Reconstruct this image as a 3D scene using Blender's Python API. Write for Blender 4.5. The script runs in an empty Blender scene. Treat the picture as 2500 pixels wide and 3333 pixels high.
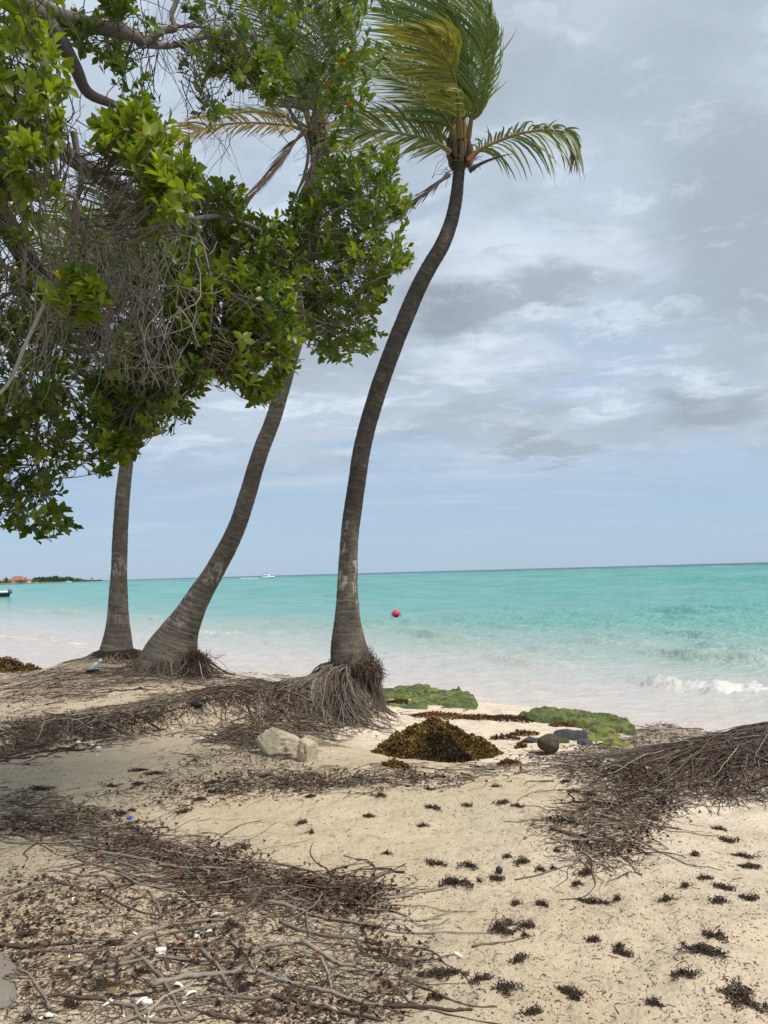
import bpy, math, random
import numpy as np
from mathutils import Vector, Matrix
R = random.Random(7); rng = np.random.default_rng(11)
scn = bpy.context.scene; COL = scn.collection

# ---------------------------------------------------------------- camera
W, H, F = 2500.0, 3333.0, 2500.0
PITCH, ROLL, EYE = math.radians(4.5), math.radians(1.55), 1.6
_R0 = np.array([1., 0, 0]); _U0 = np.array([0, -math.sin(PITCH), math.cos(PITCH)]); FW = np.array([0, math.cos(PITCH), math.sin(PITCH)])
RT = math.cos(ROLL)*_R0 - math.sin(ROLL)*_U0
UP = math.sin(ROLL)*_R0 + math.cos(ROLL)*_U0
CAM = np.array([0, 0, EYE])
cd = bpy.data.cameras.new('camera'); cam = bpy.data.objects.new('camera', cd); COL.objects.link(cam)
cd.sensor_fit = 'HORIZONTAL'; cd.sensor_width = 36; cd.lens = 36*F/W; cd.clip_start = .05; cd.clip_end = 40000
cam.matrix_world = Matrix(((RT[0], UP[0], -FW[0], 0), (RT[1], UP[1], -FW[1], 0), (RT[2], UP[2], -FW[2], EYE), (0, 0, 0, 1)))
scn.camera = cam

# ---------------------------------------------------------------- light
SUN_EL, SUN_AZ = math.radians(62), math.radians(118)     # azimuth clockwise from +Y
SUN_DIR = Vector((math.sin(SUN_AZ)*math.cos(SUN_EL), math.cos(SUN_AZ)*math.cos(SUN_EL), math.sin(SUN_EL)))
sl = bpy.data.lights.new('sun', 'SUN'); sun = bpy.data.objects.new('sun', sl); COL.objects.link(sun)
sl.energy = 3.4; sl.angle = math.radians(26); sl.color = (1, .95, .86)
sun.rotation_euler = (-SUN_DIR).to_track_quat('-Z', 'Y').to_euler(); sun.location = (0, 0, 30)
vs = scn.view_settings; vs.view_transform = 'Standard'; vs.look = 'None'; vs.exposure = 0.2; vs.gamma = 1
scn.cycles.use_denoising = True
scn.cycles.max_bounces = 6; scn.cycles.transparent_max_bounces = 6

# ---------------------------------------------------------------- node helper
class NT:
    def __init__(s, tree): s.t = tree; s.n = tree.nodes; s.l = tree.links
    def node(s, ty, **kw):
        n = s.n.new(ty)
        for k, v in kw.items():
            if k.startswith('_'): setattr(n, k[1:], v)
            else: s.put(n.inputs[k.replace('__', ' ')], v)
        return n
    def put(s, sock, v):
        if isinstance(v, bpy.types.NodeSocket): s.l.new(v, sock)
        elif v is not None:
            if hasattr(sock.default_value, '__len__') and not hasattr(v, '__len__'): v = (v,)*len(sock.default_value)
            if hasattr(sock.default_value, '__len__') and len(sock.default_value) == 4 and len(v) == 3: v = (*v, 1)
            sock.default_value = v
    def math(s, op, a, b=None, c=None, clamp=False):
        n = s.n.new('ShaderNodeMath'); n.operation = op; n.use_clamp = clamp
        for i, v in enumerate((a, b, c)):
            if v is not None: s.put(n.inputs[i], v)
        return n.outputs[0]
    def vmath(s, op, a, b=None):
        n = s.n.new('ShaderNodeVectorMath'); n.operation = op
        s.put(n.inputs[0], a)
        if b is not None: s.put(n.inputs[3] if op == 'SCALE' else n.inputs[1], b)
        return n.outputs[1] if op in ('DOT_PRODUCT', 'LENGTH', 'DISTANCE') else n.outputs[0]
    def mix(s, f, a, b, blend='MIX'):
        n = s.n.new('ShaderNodeMix'); n.data_type = 'RGBA'; n.blend_type = blend
        s.put(n.inputs[0], f); s.put(n.inputs[6], a); s.put(n.inputs[7], b)
        return n.outputs[2]
    def ramp(s, v, a, b, lo=0., hi=1., smooth=True):
        n = s.n.new('ShaderNodeMapRange'); n.interpolation_type = 'SMOOTHSTEP' if smooth else 'LINEAR'
        s.put(n.inputs[0], v); s.put(n.inputs[1], a); s.put(n.inputs[2], b); s.put(n.inputs[3], lo); s.put(n.inputs[4], hi)
        return n.outputs[0]
    def noise(s, vec, scale, detail=4, rough=.55, dist=0., out=0):
        n = s.node('ShaderNodeTexNoise', Scale=scale, Detail=detail, Roughness=rough, Distortion=dist)
        if vec is not None: s.put(n.inputs['Vector'], vec)
        return n.outputs[out]
    def mapping(s, vec, scale=(1, 1, 1), rot=(0, 0, 0), loc=(0, 0, 0)):
        n = s.node('ShaderNodeMapping', Vector=vec, Location=loc, Rotation=rot, Scale=scale); return n.outputs[0]
    def pos(s): return s.n.new('ShaderNodeNewGeometry').outputs['Position']
    def attr(s, name, out='Color'):
        n = s.n.new('ShaderNodeAttribute'); n.attribute_name = name; return n.outputs[out]
    def bump(s, h, strength=.5, dist=.02, normal=None):
        n = s.node('ShaderNodeBump', Strength=strength, Distance=dist, Height=h)
        if normal is not None: s.l.new(normal, n.inputs['Normal'])
        return n.outputs[0]
def material(name):
    m = bpy.data.materials.new(name); m.use_nodes = True; t = NT(m.node_tree)
    return m, t, m.node_tree.nodes['Principled BSDF'], m.node_tree.nodes['Material Output']

# ---------------------------------------------------------------- sky
wd = bpy.data.worlds.new('World'); scn.world = wd; wd.use_nodes = True
t = NT(wd.node_tree); bg = wd.node_tree.nodes['Background']
sky = t.n.new('ShaderNodeTexSky'); sky.sky_type = 'NISHITA'; sky.sun_disc = False
sky.sun_elevation = SUN_EL; sky.sun_rotation = SUN_AZ; sky.air_density = 1; sky.dust_density = .4; sky.ozone_density = 1.5
d = t.vmath('NORMALIZE', t.n.new('ShaderNodeTexCoord').outputs['Generated'])
sx = t.n.new('ShaderNodeSeparateXYZ'); t.l.new(d, sx.inputs[0]); dz = t.math('MAXIMUM', sx.outputs[2], 0.0)
den = t.math('ADD', dz, .13)
cx = t.math('DIVIDE', sx.outputs[0], den); cy = t.math('DIVIDE', sx.outputs[1], den)
cv = t.n.new('ShaderNodeCombineXYZ'); t.l.new(cx, cv.inputs[0]); t.l.new(cy, cv.inputs[1]); cvo = cv.outputs[0]
warp = t.vmath('SCALE', t.vmath('SUBTRACT', t.noise(cvo, 1.6, 5, .6, out=1), (.5, .5, .5)), .55)
cw = t.vmath('ADD', cvo, warp)
big = t.noise(t.mapping(cw, (.9, 1.0, 1), loc=(3.1, 1.7, 0)), 1.15, 7, .52)
fine = t.noise(t.mapping(cw, (1.0, 1.35, 1), loc=(8.3, 2.2, 0)), 3.1, 8, .56)
layer = t.noise(t.mapping(cvo, (.55, 1.1, 1), loc=(1.4, 5.2, 0)), 1.9, 6, .55)
BLUE = (3.4, 4.85, 6.6)
low = t.mix(.8, sky.outputs[0], BLUE)
# thin veil of cloud, thinner towards the horizon
veil = t.math('MULTIPLY', t.ramp(layer, .30, .60), t.ramp(dz, .02, .24))
veil = t.math('ADD', veil, t.ramp(dz, .07, .30, 0, .62), clamp=True)
c = t.mix(veil, low, (4.65, 5.45, 6.5))
streak = t.math('MULTIPLY', t.ramp(t.noise(t.mapping(cvo, (.35, 1.3, 1), loc=(0, 2, 0)), 2.2, 6, .6), .5, .72), t.ramp(dz, .0, .09))
c = t.mix(t.math('MULTIPLY', streak, .75), c, (4.8, 5.65, 6.75))
# bright puffs and grey undersides
bright = t.math('MULTIPLY', t.ramp(fine, .50, .70), t.ramp(dz, .09, .22))
c = t.mix(t.math('MULTIPLY', bright, .75), c, (6.9, 7.75, 8.7))
grey = t.math('MULTIPLY', t.ramp(big, .46, .64), t.ramp(dz, .05, .25))
c = t.mix(t.math('MULTIPLY', grey, .7), c, (3.45, 4.0, 4.6))
def pix_dir(px, py):
    v = FW + RT*(px-W/2)/F + UP*(H/2-py)/F; return v/np.linalg.norm(v)
wn = t.vmath('SCALE', t.vmath('SUBTRACT', t.noise(cvo, 2.6, 7, .6, out=1), (.5, .5, .5)), .16)
dw = t.vmath('ADD', d, wn)
def blob(c, px, py, rx, ry, colr, amt, soft=.35):          # a single cloud at its own place in the sky
    p = pix_dir(px, py)
    v = t.vmath('SUBTRACT', dw, tuple(p))
    az = np.array([p[1], -p[0], 0]); az /= np.linalg.norm(az); el = np.cross(az, p)
    a = t.math('DIVIDE', t.vmath('DOT_PRODUCT', v, tuple(az)), rx/F); b = t.math('DIVIDE', t.vmath('DOT_PRODUCT', v, tuple(el)), ry/F)
    r = t.math('SQRT', t.math('ADD', t.math('MULTIPLY', a, a), t.math('MULTIPLY', b, b)))
    return t.mix(t.math('MULTIPLY', t.ramp(r, 1.15, soft), amt), c, colr)
G1, B1 = (3.0, 3.5, 4.05), (7.2, 8.0, 8.9)
c = blob(c, 2420, 700, 330, 560, (3.45, 4.0, 4.7), .85, .2)
c = blob(c, 2150, 150, 420, 240, (4.0, 4.65, 5.5), .6, .1)
c = blob(c, 1620, 820, 330, 150, B1, .55, .1)
c = blob(c, 1950, 860, 260, 150, (6.6, 7.1, 8.4), .5, .1)
c = blob(c, 1490, 1010, 230, 120, G1, 1., .45)
c = blob(c, 1770, 950, 250, 90, (3.6, 4.15, 4.85), .95, .35)
c = blob(c, 1780, 1030, 150, 26, B1, .5, .0)
c = blob(c, 2020, 1035, 200, 26, B1, .45, .0)
c = blob(c, 1650, 1180, 330, 60, (6.3, 6.8, 8.1), .4, .0)
c = blob(c, 1500, 1215, 90, 34, B1, .45, .0)
c = blob(c, 2330, 1330, 200, 80, (3.3, 3.8, 4.45), .9, .35)
c = blob(c, 1790, 1455, 230, 42, (3.4, 3.95, 4.6), .8, .3)
c = blob(c, 1780, 1300, 180, 26, (3.7, 4.7, 7.2), .5, .2)
# ragged small structure through the whole cloud deck
rag = t.noise(t.mapping(cw, (1, 1.5, 1), loc=(2.2, 9.1, 0)), 4.6, 9, .62)
rag = t.math('MULTIPLY', t.math('SUBTRACT', rag, .5), t.ramp(dz, .02, .26))
c = t.mix(t.ramp(rag, .02, .20, 0, .50), c, (6.5, 7.3, 8.2))
c = t.mix(t.ramp(rag, -.02, -.20, 0, .50), c, (3.75, 4.35, 5.05))
t.put(bg.inputs[0], c); bg.inputs[1].default_value = .1

# ---------------------------------------------------------------- geometry helpers
def ray(px, py):
    px = np.asarray(px, float); py = np.asarray(py, float)
    v = FW + RT*((px-W/2)/F)[..., None] + UP*((H/2-py)/F)[..., None]
    return v/v[..., 1:2]                                    # scaled so that y advances 1 m
def at(px, py, y): return CAM + ray(px, py)*np.asarray(y, float)[..., None]
def atD(px, py, y): return at(px*W/1659, py*W/1659, y)      # coordinates read off the 1659 px wide view
def sm(a, b, x): q = np.clip((x-a)/(b-a), 0, 1); return q*q*(3-2*q)
_P = rng.random((256, 256))
def vnoise(x, y):
    xi = np.floor(x).astype(int); yi = np.floor(y).astype(int); fx = x-xi; fy = y-yi
    fx = fx*fx*(3-2*fx); fy = fy*fy*(3-2*fy); g = lambda i, j: _P[i & 255, j & 255]
    return (g(xi, yi)*(1-fx)+g(xi+1, yi)*fx)*(1-fy)+(g(xi, yi+1)*(1-fx)+g(xi+1, yi+1)*fx)*fy
def fbm(x, y, o=4, g=.5):
    a = 1; s = 0; n = 0
    for k in range(o): s = s+a*vnoise(x*2**k+17.3*k, y*2**k+5.1*k); n += a; a *= g
    return s/n
SCARP = np.array([(-40, 4.5), (-9, 6.1), (-6, 7.0), (-3, 7.85), (-1.9, 8.7), (-.9, 9.0), (.3, 9.3), (40, 20)])
SEA_Z = -.5
def shore_s(x, y): return .75*x+.66*y
def hgt(x, y):
    x = np.asarray(x, float); y = np.asarray(y, float)
    s = shore_s(x, y) + .5*(fbm(x*.5+3, y*.5, 3)-.5)
    h = np.interp(s, [-50, 4.2, 5.0, 6.4, 8, 9.3, 14, 40, 400, 9000], [.25, 0, -.13, -.22, -.36, -.5, -.9, -3, -8, -30])
    h = h + .25*sm(3.2, .5, y)*0
    e = np.interp(x, SCARP[:, 0], SCARP[:, 1]) + .35*(fbm(x*1.3, y*.4+9, 3)-.5)
    ter = sm(-.12, .3, y-e)*sm(6.9, 5.7, s)*sm(.25, -.5, x)*sm(14.2, 12.8, y)
    h = h + .15*np.exp(-((y-9.3)/.5)**2)*sm(-2.8, -1.6, x)*sm(.0, -.5, x)
    h = h + ter*(.15+np.clip(.055*(y-7.8), 0, .25)*sm(-6.0, -4.3, x))
    for (cx, cy, r, a) in ((-4.2, 12.3, .8, .10), (-3.05, 11, .8, .10), (-.46, 9.55, .42, .25), (-.9, 9.3, .7, .08)):
        h = h + a*np.exp(-((x-cx)**2+(y-cy)**2)/r**2)
    h = h + .50*np.exp(-((x-3.55)/1.15)**2-((y-6.55)/.75)**2) + .10*np.exp(-((x-2.2)/.8)**2-((y-6.6)/.6)**2)
    h = h + .05*np.exp(-((y-(6.35+.12*x))/.3)**2)*sm(-2.2, -.6, x)*sm(2.5, 1.4, x)
    h = h-.36*sm(12.6, 15., y)*sm(9.5, 6.5, s)
    near = sm(22, 12, y)
    h = h + near*(.06*(fbm(x*.8, y*.8, 3)-.5) + .045*(fbm(x*3, y*3, 3)-.5) + .028*(fbm(x*9, y*9, 3)-.5))
    # trampled sand
    h = h + sm(4.6, 3.6, y)*sm(.4, 1.2, x)*.07*(fbm(x*2.2+4, y*3.4+2, 2)-.5)
    return h
_hx0, _hy0, _hs = -16., 0., .03
_HG = hgt(*np.meshgrid(_hx0+_hs*np.arange(1070), _hy0+_hs*np.arange(1000), indexing='ij'))
hgt_exact = hgt
def hgt(x, y):
    """ground height from a 3 cm lookup grid, exact outside it"""
    x = np.asarray(x, float); y = np.asarray(y, float); fx = (x-_hx0)/_hs; fy = (y-_hy0)/_hs
    ok = (fx >= 0) & (fx < 1068) & (fy >= 0) & (fy < 998)
    if not ok.all(): return hgt_exact(x, y)
    i = fx.astype(int); j = fy.astype(int); a = fx-i; b = fy-j
    return (_HG[i, j]*(1-a)+_HG[i+1, j]*a)*(1-b)+(_HG[i, j+1]*(1-a)+_HG[i+1, j+1]*a)*b
def ghit(px, py):
    px = np.atleast_1d(np.asarray(px, float)); py = np.atleast_1d(np.asarray(py, float)); v = ray(px, py)
    T = np.concatenate([np.arange(1.2, 16, .04), np.arange(16, 24, .3)])
    out = np.full(len(px), np.nan); prev = np.ones(len(px))
    for i, tt in enumerate(T):
        p = CAM+v*tt; dlt = p[:, 2]-hgt(p[:, 0], p[:, 1])
        k = np.isnan(out) & (dlt <= 0)
        if k.any():
            st = T[i]-T[i-1] if i else 0
            out[k] = tt - st*(-dlt[k])/np.maximum(prev[k]-dlt[k], 1e-6)
        prev = dlt
    p = CAM+v*np.nan_to_num(out, nan=8.)[:, None]
    p[:, 2] = hgt(p[:, 0], p[:, 1]); return p, ~np.isnan(out)
def gp(px, py): return ghit([px], [py])[0][0]

def link(o, parent=None):
    COL.objects.link(o)
    if parent is not None: o.parent = parent
    return o
def mk(name, V, Fc, mat, parent=None, smooth=True, attrs=None, uv=None):
    """V (n,3), Fc list of arrays of faces (each array one polygon size)"""
    V = np.asarray(V, np.float32)
    if not isinstance(Fc, (list, tuple)): Fc = [Fc]
    Fc = [np.asarray(f, np.int32) for f in Fc if len(f)]
    me = bpy.data.meshes.new(name); me.vertices.add(len(V)); me.vertices.foreach_set('co', V.ravel())
    idx = np.concatenate([f.ravel() for f in Fc]); tot = np.concatenate([np.full(len(f), f.shape[1], np.int32) for f in Fc])
    st = np.concatenate([[0], np.cumsum(tot)[:-1]]).astype(np.int32)
    me.loops.add(len(idx)); me.loops.foreach_set('vertex_index', idx)
    me.polygons.add(len(tot)); me.polygons.foreach_set('loop_start', st)
    if smooth: me.polygons.foreach_set('use_smooth', np.ones(len(tot), bool))
    for k, a in (attrs or {}).items():
        a = np.asarray(a, np.float32)
        if a.ndim == 1: me.attributes.new(k, 'FLOAT', 'POINT').data.foreach_set('value', a)
        else:
            if a.shape[1] == 3: a = np.c_[a, np.ones(len(a), np.float32)]
            me.attributes.new(k, 'FLOAT_COLOR', 'POINT').data.foreach_set('color', a.astype(np.float32).ravel())
    me.update(calc_edges=True); me.validate()
    if mat is not None: me.materials.append(mat)
    o = bpy.data.objects.new(name, me)
    return link(o, parent)
def empty(name, loc):
    o = bpy.data.objects.new(name, None); o.location = loc; o.empty_display_size = .2; return link(o)
def tag(o, label=None, cat=None, group=None, kind=None):
    if label: o['label'] = label
    if cat: o['category'] = cat
    if group: o['group'] = group
    if kind: o['kind'] = kind
    return o
def rebase(o, loc):
    """move a mesh object's origin to loc (world), geometry stays"""
    loc = np.asarray(loc, float); me = o.data
    co = np.empty(len(me.vertices)*3, np.float32); me.vertices.foreach_get('co', co)
    me.vertices.foreach_set('co', (co.reshape(-1, 3)-loc.astype(np.float32)).ravel()); me.update(); o.location = loc; return o
def part(o, parent):
    """parent a world-space mesh to an unrotated thing"""
    L = np.array(parent.matrix_basis.translation); me = o.data
    p = parent
    while p.parent is not None: p = p.parent; L = L+np.array(p.matrix_basis.translation)
    co = np.empty(len(me.vertices)*3, np.float32); me.vertices.foreach_get('co', co)
    me.vertices.foreach_set('co', (co.reshape(-1, 3)-L.astype(np.float32)).ravel()); me.update(); o.parent = parent; return o
def unit(v): v = np.asarray(v, float); return v/np.maximum(np.linalg.norm(v, axis=-1, keepdims=True), 1e-9)
def spline(P, n):
    P = np.asarray(P, float); m = len(P)
    if m == 2: return P[0]+(P[1]-P[0])*np.linspace(0, 1, n)[:, None]
    Q = np.vstack([2*P[0]-P[1], P, 2*P[-1]-P[-2]]); u = np.linspace(0, m-1-1e-6, n); i = u.astype(int); f = (u-i)[:, None]
    a, b, c_, d_ = Q[i], Q[i+1], Q[i+2], Q[i+3]
    return .5*((2*b)+(-a+c_)*f+(2*a-5*b+4*c_-d_)*f**2+(-a+3*b-3*c_+d_)*f**3)
def tube_arrays(P, r, sides):
    """P (N,n,3) many polylines of equal point count, r (N,n) radii -> V, quads, tube id per vertex"""
    P = np.asarray(P, float); N, n, _ = P.shape; r = np.broadcast_to(r, (N, n))
    T = unit(np.gradient(P, axis=1)); ref = np.where(np.abs(T[:, :1, 2:3]) > .85, np.array([1., 0, 0]), np.array([0, 0, 1.]))
    A = unit(np.cross(T, np.broadcast_to(ref, T.shape))); B = np.cross(T, A)
    a = np.arange(sides)*2*math.pi/sides
    V = P[:, :, None]+r[:, :, None, None]*(A[:, :, None]*np.cos(a)[:, None]+B[:, :, None]*np.sin(a)[:, None])
    i, j, k = np.meshgrid(np.arange(N), np.arange(n-1), np.arange(sides), indexing='ij')
    b0 = (i*n+j)*sides; k2 = (k+1) % sides
    Q = np.stack([b0+k, b0+k2, b0+sides+k2, b0+sides+k], -1).reshape(-1, 4)
    return V.reshape(-1, 3), Q, np.repeat(np.arange(N), n*sides)
def tubes(name, P, r, sides, mat, parent=None, cols=None, smooth=True):
    V, Q, ids = tube_arrays(P, r, sides)
    return mk(name, V, Q, mat, None, smooth, {'col': cols[ids]} if cols is not None else None) if parent is None else \
        part(mk(name, V, Q, mat, None, smooth, {'col': cols[ids]} if cols is not None else None), parent)
def instance(Vb, Fb, Mx, pos):
    """base mesh repeated by matrices Mx (N,3,3) rows of local axes, pos (N,3)"""
    V = np.einsum('vi,nij->nvj', Vb, Mx)+pos[:, None]
    Fn = (Fb[None]+(np.arange(len(pos))*len(Vb))[:, None, None]).reshape(-1, Fb.shape[1]); return V.reshape(-1, 3), Fn
def frames(dirs, ups, size):
    """x axis = dirs, z ~ ups"""
    x = unit(dirs); y = unit(np.cross(ups, x)); z = np.cross(x, y)
    return np.stack([x, y, z], 1)*np.asarray(size)[:, None, None]
def rdirs(n):
    v = rng.normal(size=(n, 3)); return unit(v)
def in_poly(px, py, poly):
    poly = np.asarray(poly, float); ins = np.zeros(len(px), bool); j = len(poly)-1
    for i in range(len(poly)):
        xi, yi = poly[i]; xj, yj = poly[j]
        cnd = ((yi > py) != (yj > py)) & (px < (xj-xi)*(py-yi)/(yj-yi+1e-12)+xi); ins ^= cnd; j = i
    return ins
def sample_poly(poly, n):
    poly = np.asarray(poly, float); lo = poly.min(0); hi = poly.max(0); out = np.zeros((0, 2))
    while len(out) < n:
        q = lo+(hi-lo)*rng.random((n*3, 2)); out = np.vstack([out, q[in_poly(q[:, 0], q[:, 1], poly)]])
    return out[:n]
def blobmesh(n=3):
    import bmesh
    bm = bmesh.new(); bmesh.ops.create_icosphere(bm, subdivisions=n, radius=1)
    V = np.array([v.co[:] for v in bm.verts]); Fc = np.array([[v.index for v in f.verts] for f in bm.faces]); bm.free(); return V, Fc
def n3(V, sc, seed=0.):
    return (fbm(V[:, 0]*sc+seed, V[:, 1]*sc+V[:, 2]*.7*sc+40, 4)+fbm(V[:, 2]*sc+seed+9, V[:, 0]*sc*.8-V[:, 1]*sc+60, 4))/2-.5

# ---------------------------------------------------------------- materials
def m_sand():
    m, t, b, o = material('sand'); p = t.pos()
    dirt = t.attr('dirt', 'Fac'); beach = t.attr('beach', 'Fac')
    n1 = t.noise(p, 1.3, 5, .6); n2 = t.noise(p, 9, 6, .65); n3_ = t.noise(p, 60, 4, .7)
    dry = t.mix(t.ramp(n1, .35, .65), (.525, .415, .285), (.58, .47, .335))
    dry = t.mix(t.ramp(t.noise(p, .55, 3, .5), .45, .65), dry, (.50, .415, .29))
    bch = t.mix(t.ramp(n2, .3, .7), (.72, .59, .46), (.76, .64, .51))
    c = t.mix(beach, dry, bch)
    c = t.mix(t.math('MULTIPLY', t.ramp(n2, .42, .75), .30), c, (.46, .37, .25))
    c = t.mix(t.math('MULTIPLY', t.ramp(t.noise(t.mapping(p, (1, 1.7, 1)), 4.3, 7, .68, .4), .46, .66), .55), c, (.38, .30, .21))
    c = t.mix(t.math('MULTIPLY', t.ramp(n3_, .5, .72), .35), c, (.40, .31, .21))
    # flat litter stains: specks of weed and bark on the sand
    sv = t.mapping(p, (1, 1.9, 1), (0, 0, -.15))
    sp = t.noise(sv, 26, 6, .72, .6); sp2 = t.noise(sv, 75, 3, .7, .4)
    thr = t.math('SUBTRACT', .665, t.math('MULTIPLY', dirt, .20))
    k = t.ramp(t.math('SUBTRACT', sp, thr), 0, .05)
    k2 = t.ramp(t.math('SUBTRACT', sp2, t.math('SUBTRACT', .655, t.math('MULTIPLY', dirt, .13))), 0, .05)
    k = t.math('MAXIMUM', k, t.math('MULTIPLY', k2, .8))
    c = t.mix(t.math('MULTIPLY', k, .9), c, t.mix(n2, (.045, .030, .022), (.13, .085, .055)))
    t.put(b.inputs['Base Color'], c); b.inputs['Roughness'].default_value = .95; b.inputs['Specular IOR Level'].default_value = .15
    hh = t.math('ADD', t.math('MULTIPLY', n2, 1.0), t.math('MULTIPLY', n3_, .35))
    hh = t.math('ADD', hh, t.math('MULTIPLY', t.noise(p, 28, 4, .6), .6)); hh = t.math('ADD', hh, t.math('MULTIPLY', k, .25))
    t.put(b.inputs['Normal'], t.bump(hh, .8, .035)); return m
def m_sea():
    m, t, b, o = material('sea_water'); p = t.pos()
    s = t.attr('shore', 'Fac'); foam = t.attr('foam', 'Fac')
    w = t.math('MULTIPLY', t.math('SUBTRACT', t.noise(t.mapping(p, (.16, .30, 1)), 1, 5, .6), .5), t.ramp(s, 6, 24, 1.5, 9))
    s2 = t.math('ADD', s, w)
    cr = t.n.new('ShaderNodeValToRGB'); t.put(cr.inputs[0], t.math('POWER', t.math('DIVIDE', t.math('MAXIMUM', s2, 0), 1200.), .3333))
    e = cr.color_ramp.elements
    stops = [(0, (.55, .44, .36)), (8, (.56, .47, .41)), (10.5, (.52, .47, .435)), (13, (.43, .445, .41)), (17, (.31, .40, .36)),
             (24, (.155, .365, .325)), (46, (.09, .34, .30)), (130, (.085, .33, .295)), (380, (.08, .30, .285)), (560, (.05, .15, .17)), (1200, (.03, .09, .12))]
    e[0].position = 0; e[0].color = (*stops[0][1], 1); e[1].position = 1; e[1].color = (*stops[-1][1], 1)
    for q, cl in stops[1:-1]:
        x = e.new((q/1200)**(1/3)); x.color = (*cl, 1)
    c = cr.outputs[0]
    # weed and deeper patches seen through the water
    pt = t.noise(t.mapping(p, (.05, .16, 1)), 1, 6, .65)
    c = t.mix(t.math('MULTIPLY', t.ramp(pt, .5, .72), t.ramp(s, 13, 40, 0, .35)), c, (.055, .25, .235))
    silt = t.ramp(t.noise(t.mapping(p, (.35, 1.0, 1)), 1, 6, .65, .8), .5, .72)
    c = t.mix(t.math('MULTIPLY', silt, t.ramp(s, 14, 9, 0, .42)), c, (.50, .37, .29))
    # far reef foam
    rf = t.ramp(t.noise(t.mapping(p, (.012, .03, 1)), 1, 4, .6), .56, .64)
    rf = t.math('MULTIPLY', rf, t.math('MULTIPLY', t.ramp(s, 420, 470), t.ramp(s, 760, 600)))
    fb = t.noise(t.mapping(p, (1, 1.2, 1)), 5, 8, .75)
    ff = t.ramp(t.math('ADD', foam, t.math('MULTIPLY', t.math('SUBTRACT', fb, .5), 1.25)), .45, .85)
    f_all = t.math('MAXIMUM', ff, rf)
    c = t.mix(f_all, c, (.64, .61, .585))
    t.put(b.inputs['Base Color'], c); t.put(b.inputs['Roughness'], t.mix(f_all, t.ramp(s, 30, 250, .10, .30), (.8, .8, .8)))
    t.put(b.inputs['Specular IOR Level'], t.ramp(s, 20, 200, .5, .26))
    b.inputs['IOR'].default_value = 1.33
    b1 = t.noise(t.mapping(p, (.9, 1.5, 1), (0, 0, .5)), 1.1, 5, .6); b2 = t.noise(t.mapping(p, (.8, 1.7, 1), (0, 0, .6)), 4.2, 4, .6)
    b3 = t.noise(t.mapping(p, (.10, .22, 1), (0, 0, .4)), 1, 6, .7)
    amp = t.ramp(s, 8, 22, .25, 1)
    hgt_ = t.math('ADD', t.math('MULTIPLY', b1, .6), t.math('MULTIPLY', b2, .22)); hgt_ = t.math('ADD', hgt_, t.math('MULTIPLY', b3, t.ramp(s, 30, 200, 0, 3.5)))
    n = t.node('ShaderNodeBump', Strength=1, Distance=.55, Height=t.math('MULTIPLY', hgt_, amp))
    t.put(b.inputs['Normal'], n.outputs[0]); return m
def m_col(name, base, rough=.85, bump=0, bscale=40, trans=0, var=.35, spec=.3, use_col=True, mott=None):
    """plain material whose colour comes from the 'col' attribute (or base) with noise"""
    m, t, b, o = material(name); p = t.node('ShaderNodeTexCoord').outputs['Object']
    c = t.attr('col') if use_col else None
    if c is None: c = t.mix(0., base, base)
    n = t.noise(p, bscale, 5, .65)
    c = t.mix(1., c, t.mix(n, (1-var,)*3, (1+var,)*3), 'MULTIPLY')
    if mott: c = t.mix(t.math('MULTIPLY', t.ramp(t.noise(p, mott[1], 5, .7), .48, .66), mott[2]), c, mott[0])
    t.put(b.inputs['Base Color'], c); b.inputs['Roughness'].default_value = rough; b.inputs['Specular IOR Level'].default_value = spec
    if bump: t.put(b.inputs['Normal'], t.bump(n, .8, bump))
    if trans:
        tr = t.node('ShaderNodeBsdfTranslucent', Color=t.mix(1., c, (1.5, 1.6, .7), 'MULTIPLY'))
        mx = t.node('ShaderNodeMixShader', _label='x'); t.put(mx.inputs[0], trans); t.l.new(b.outputs[0], mx.inputs[1]); t.l.new(tr.outputs[0], mx.inputs[2])
        t.l.new(mx.outputs[0], o.inputs[0])
    return m
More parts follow.
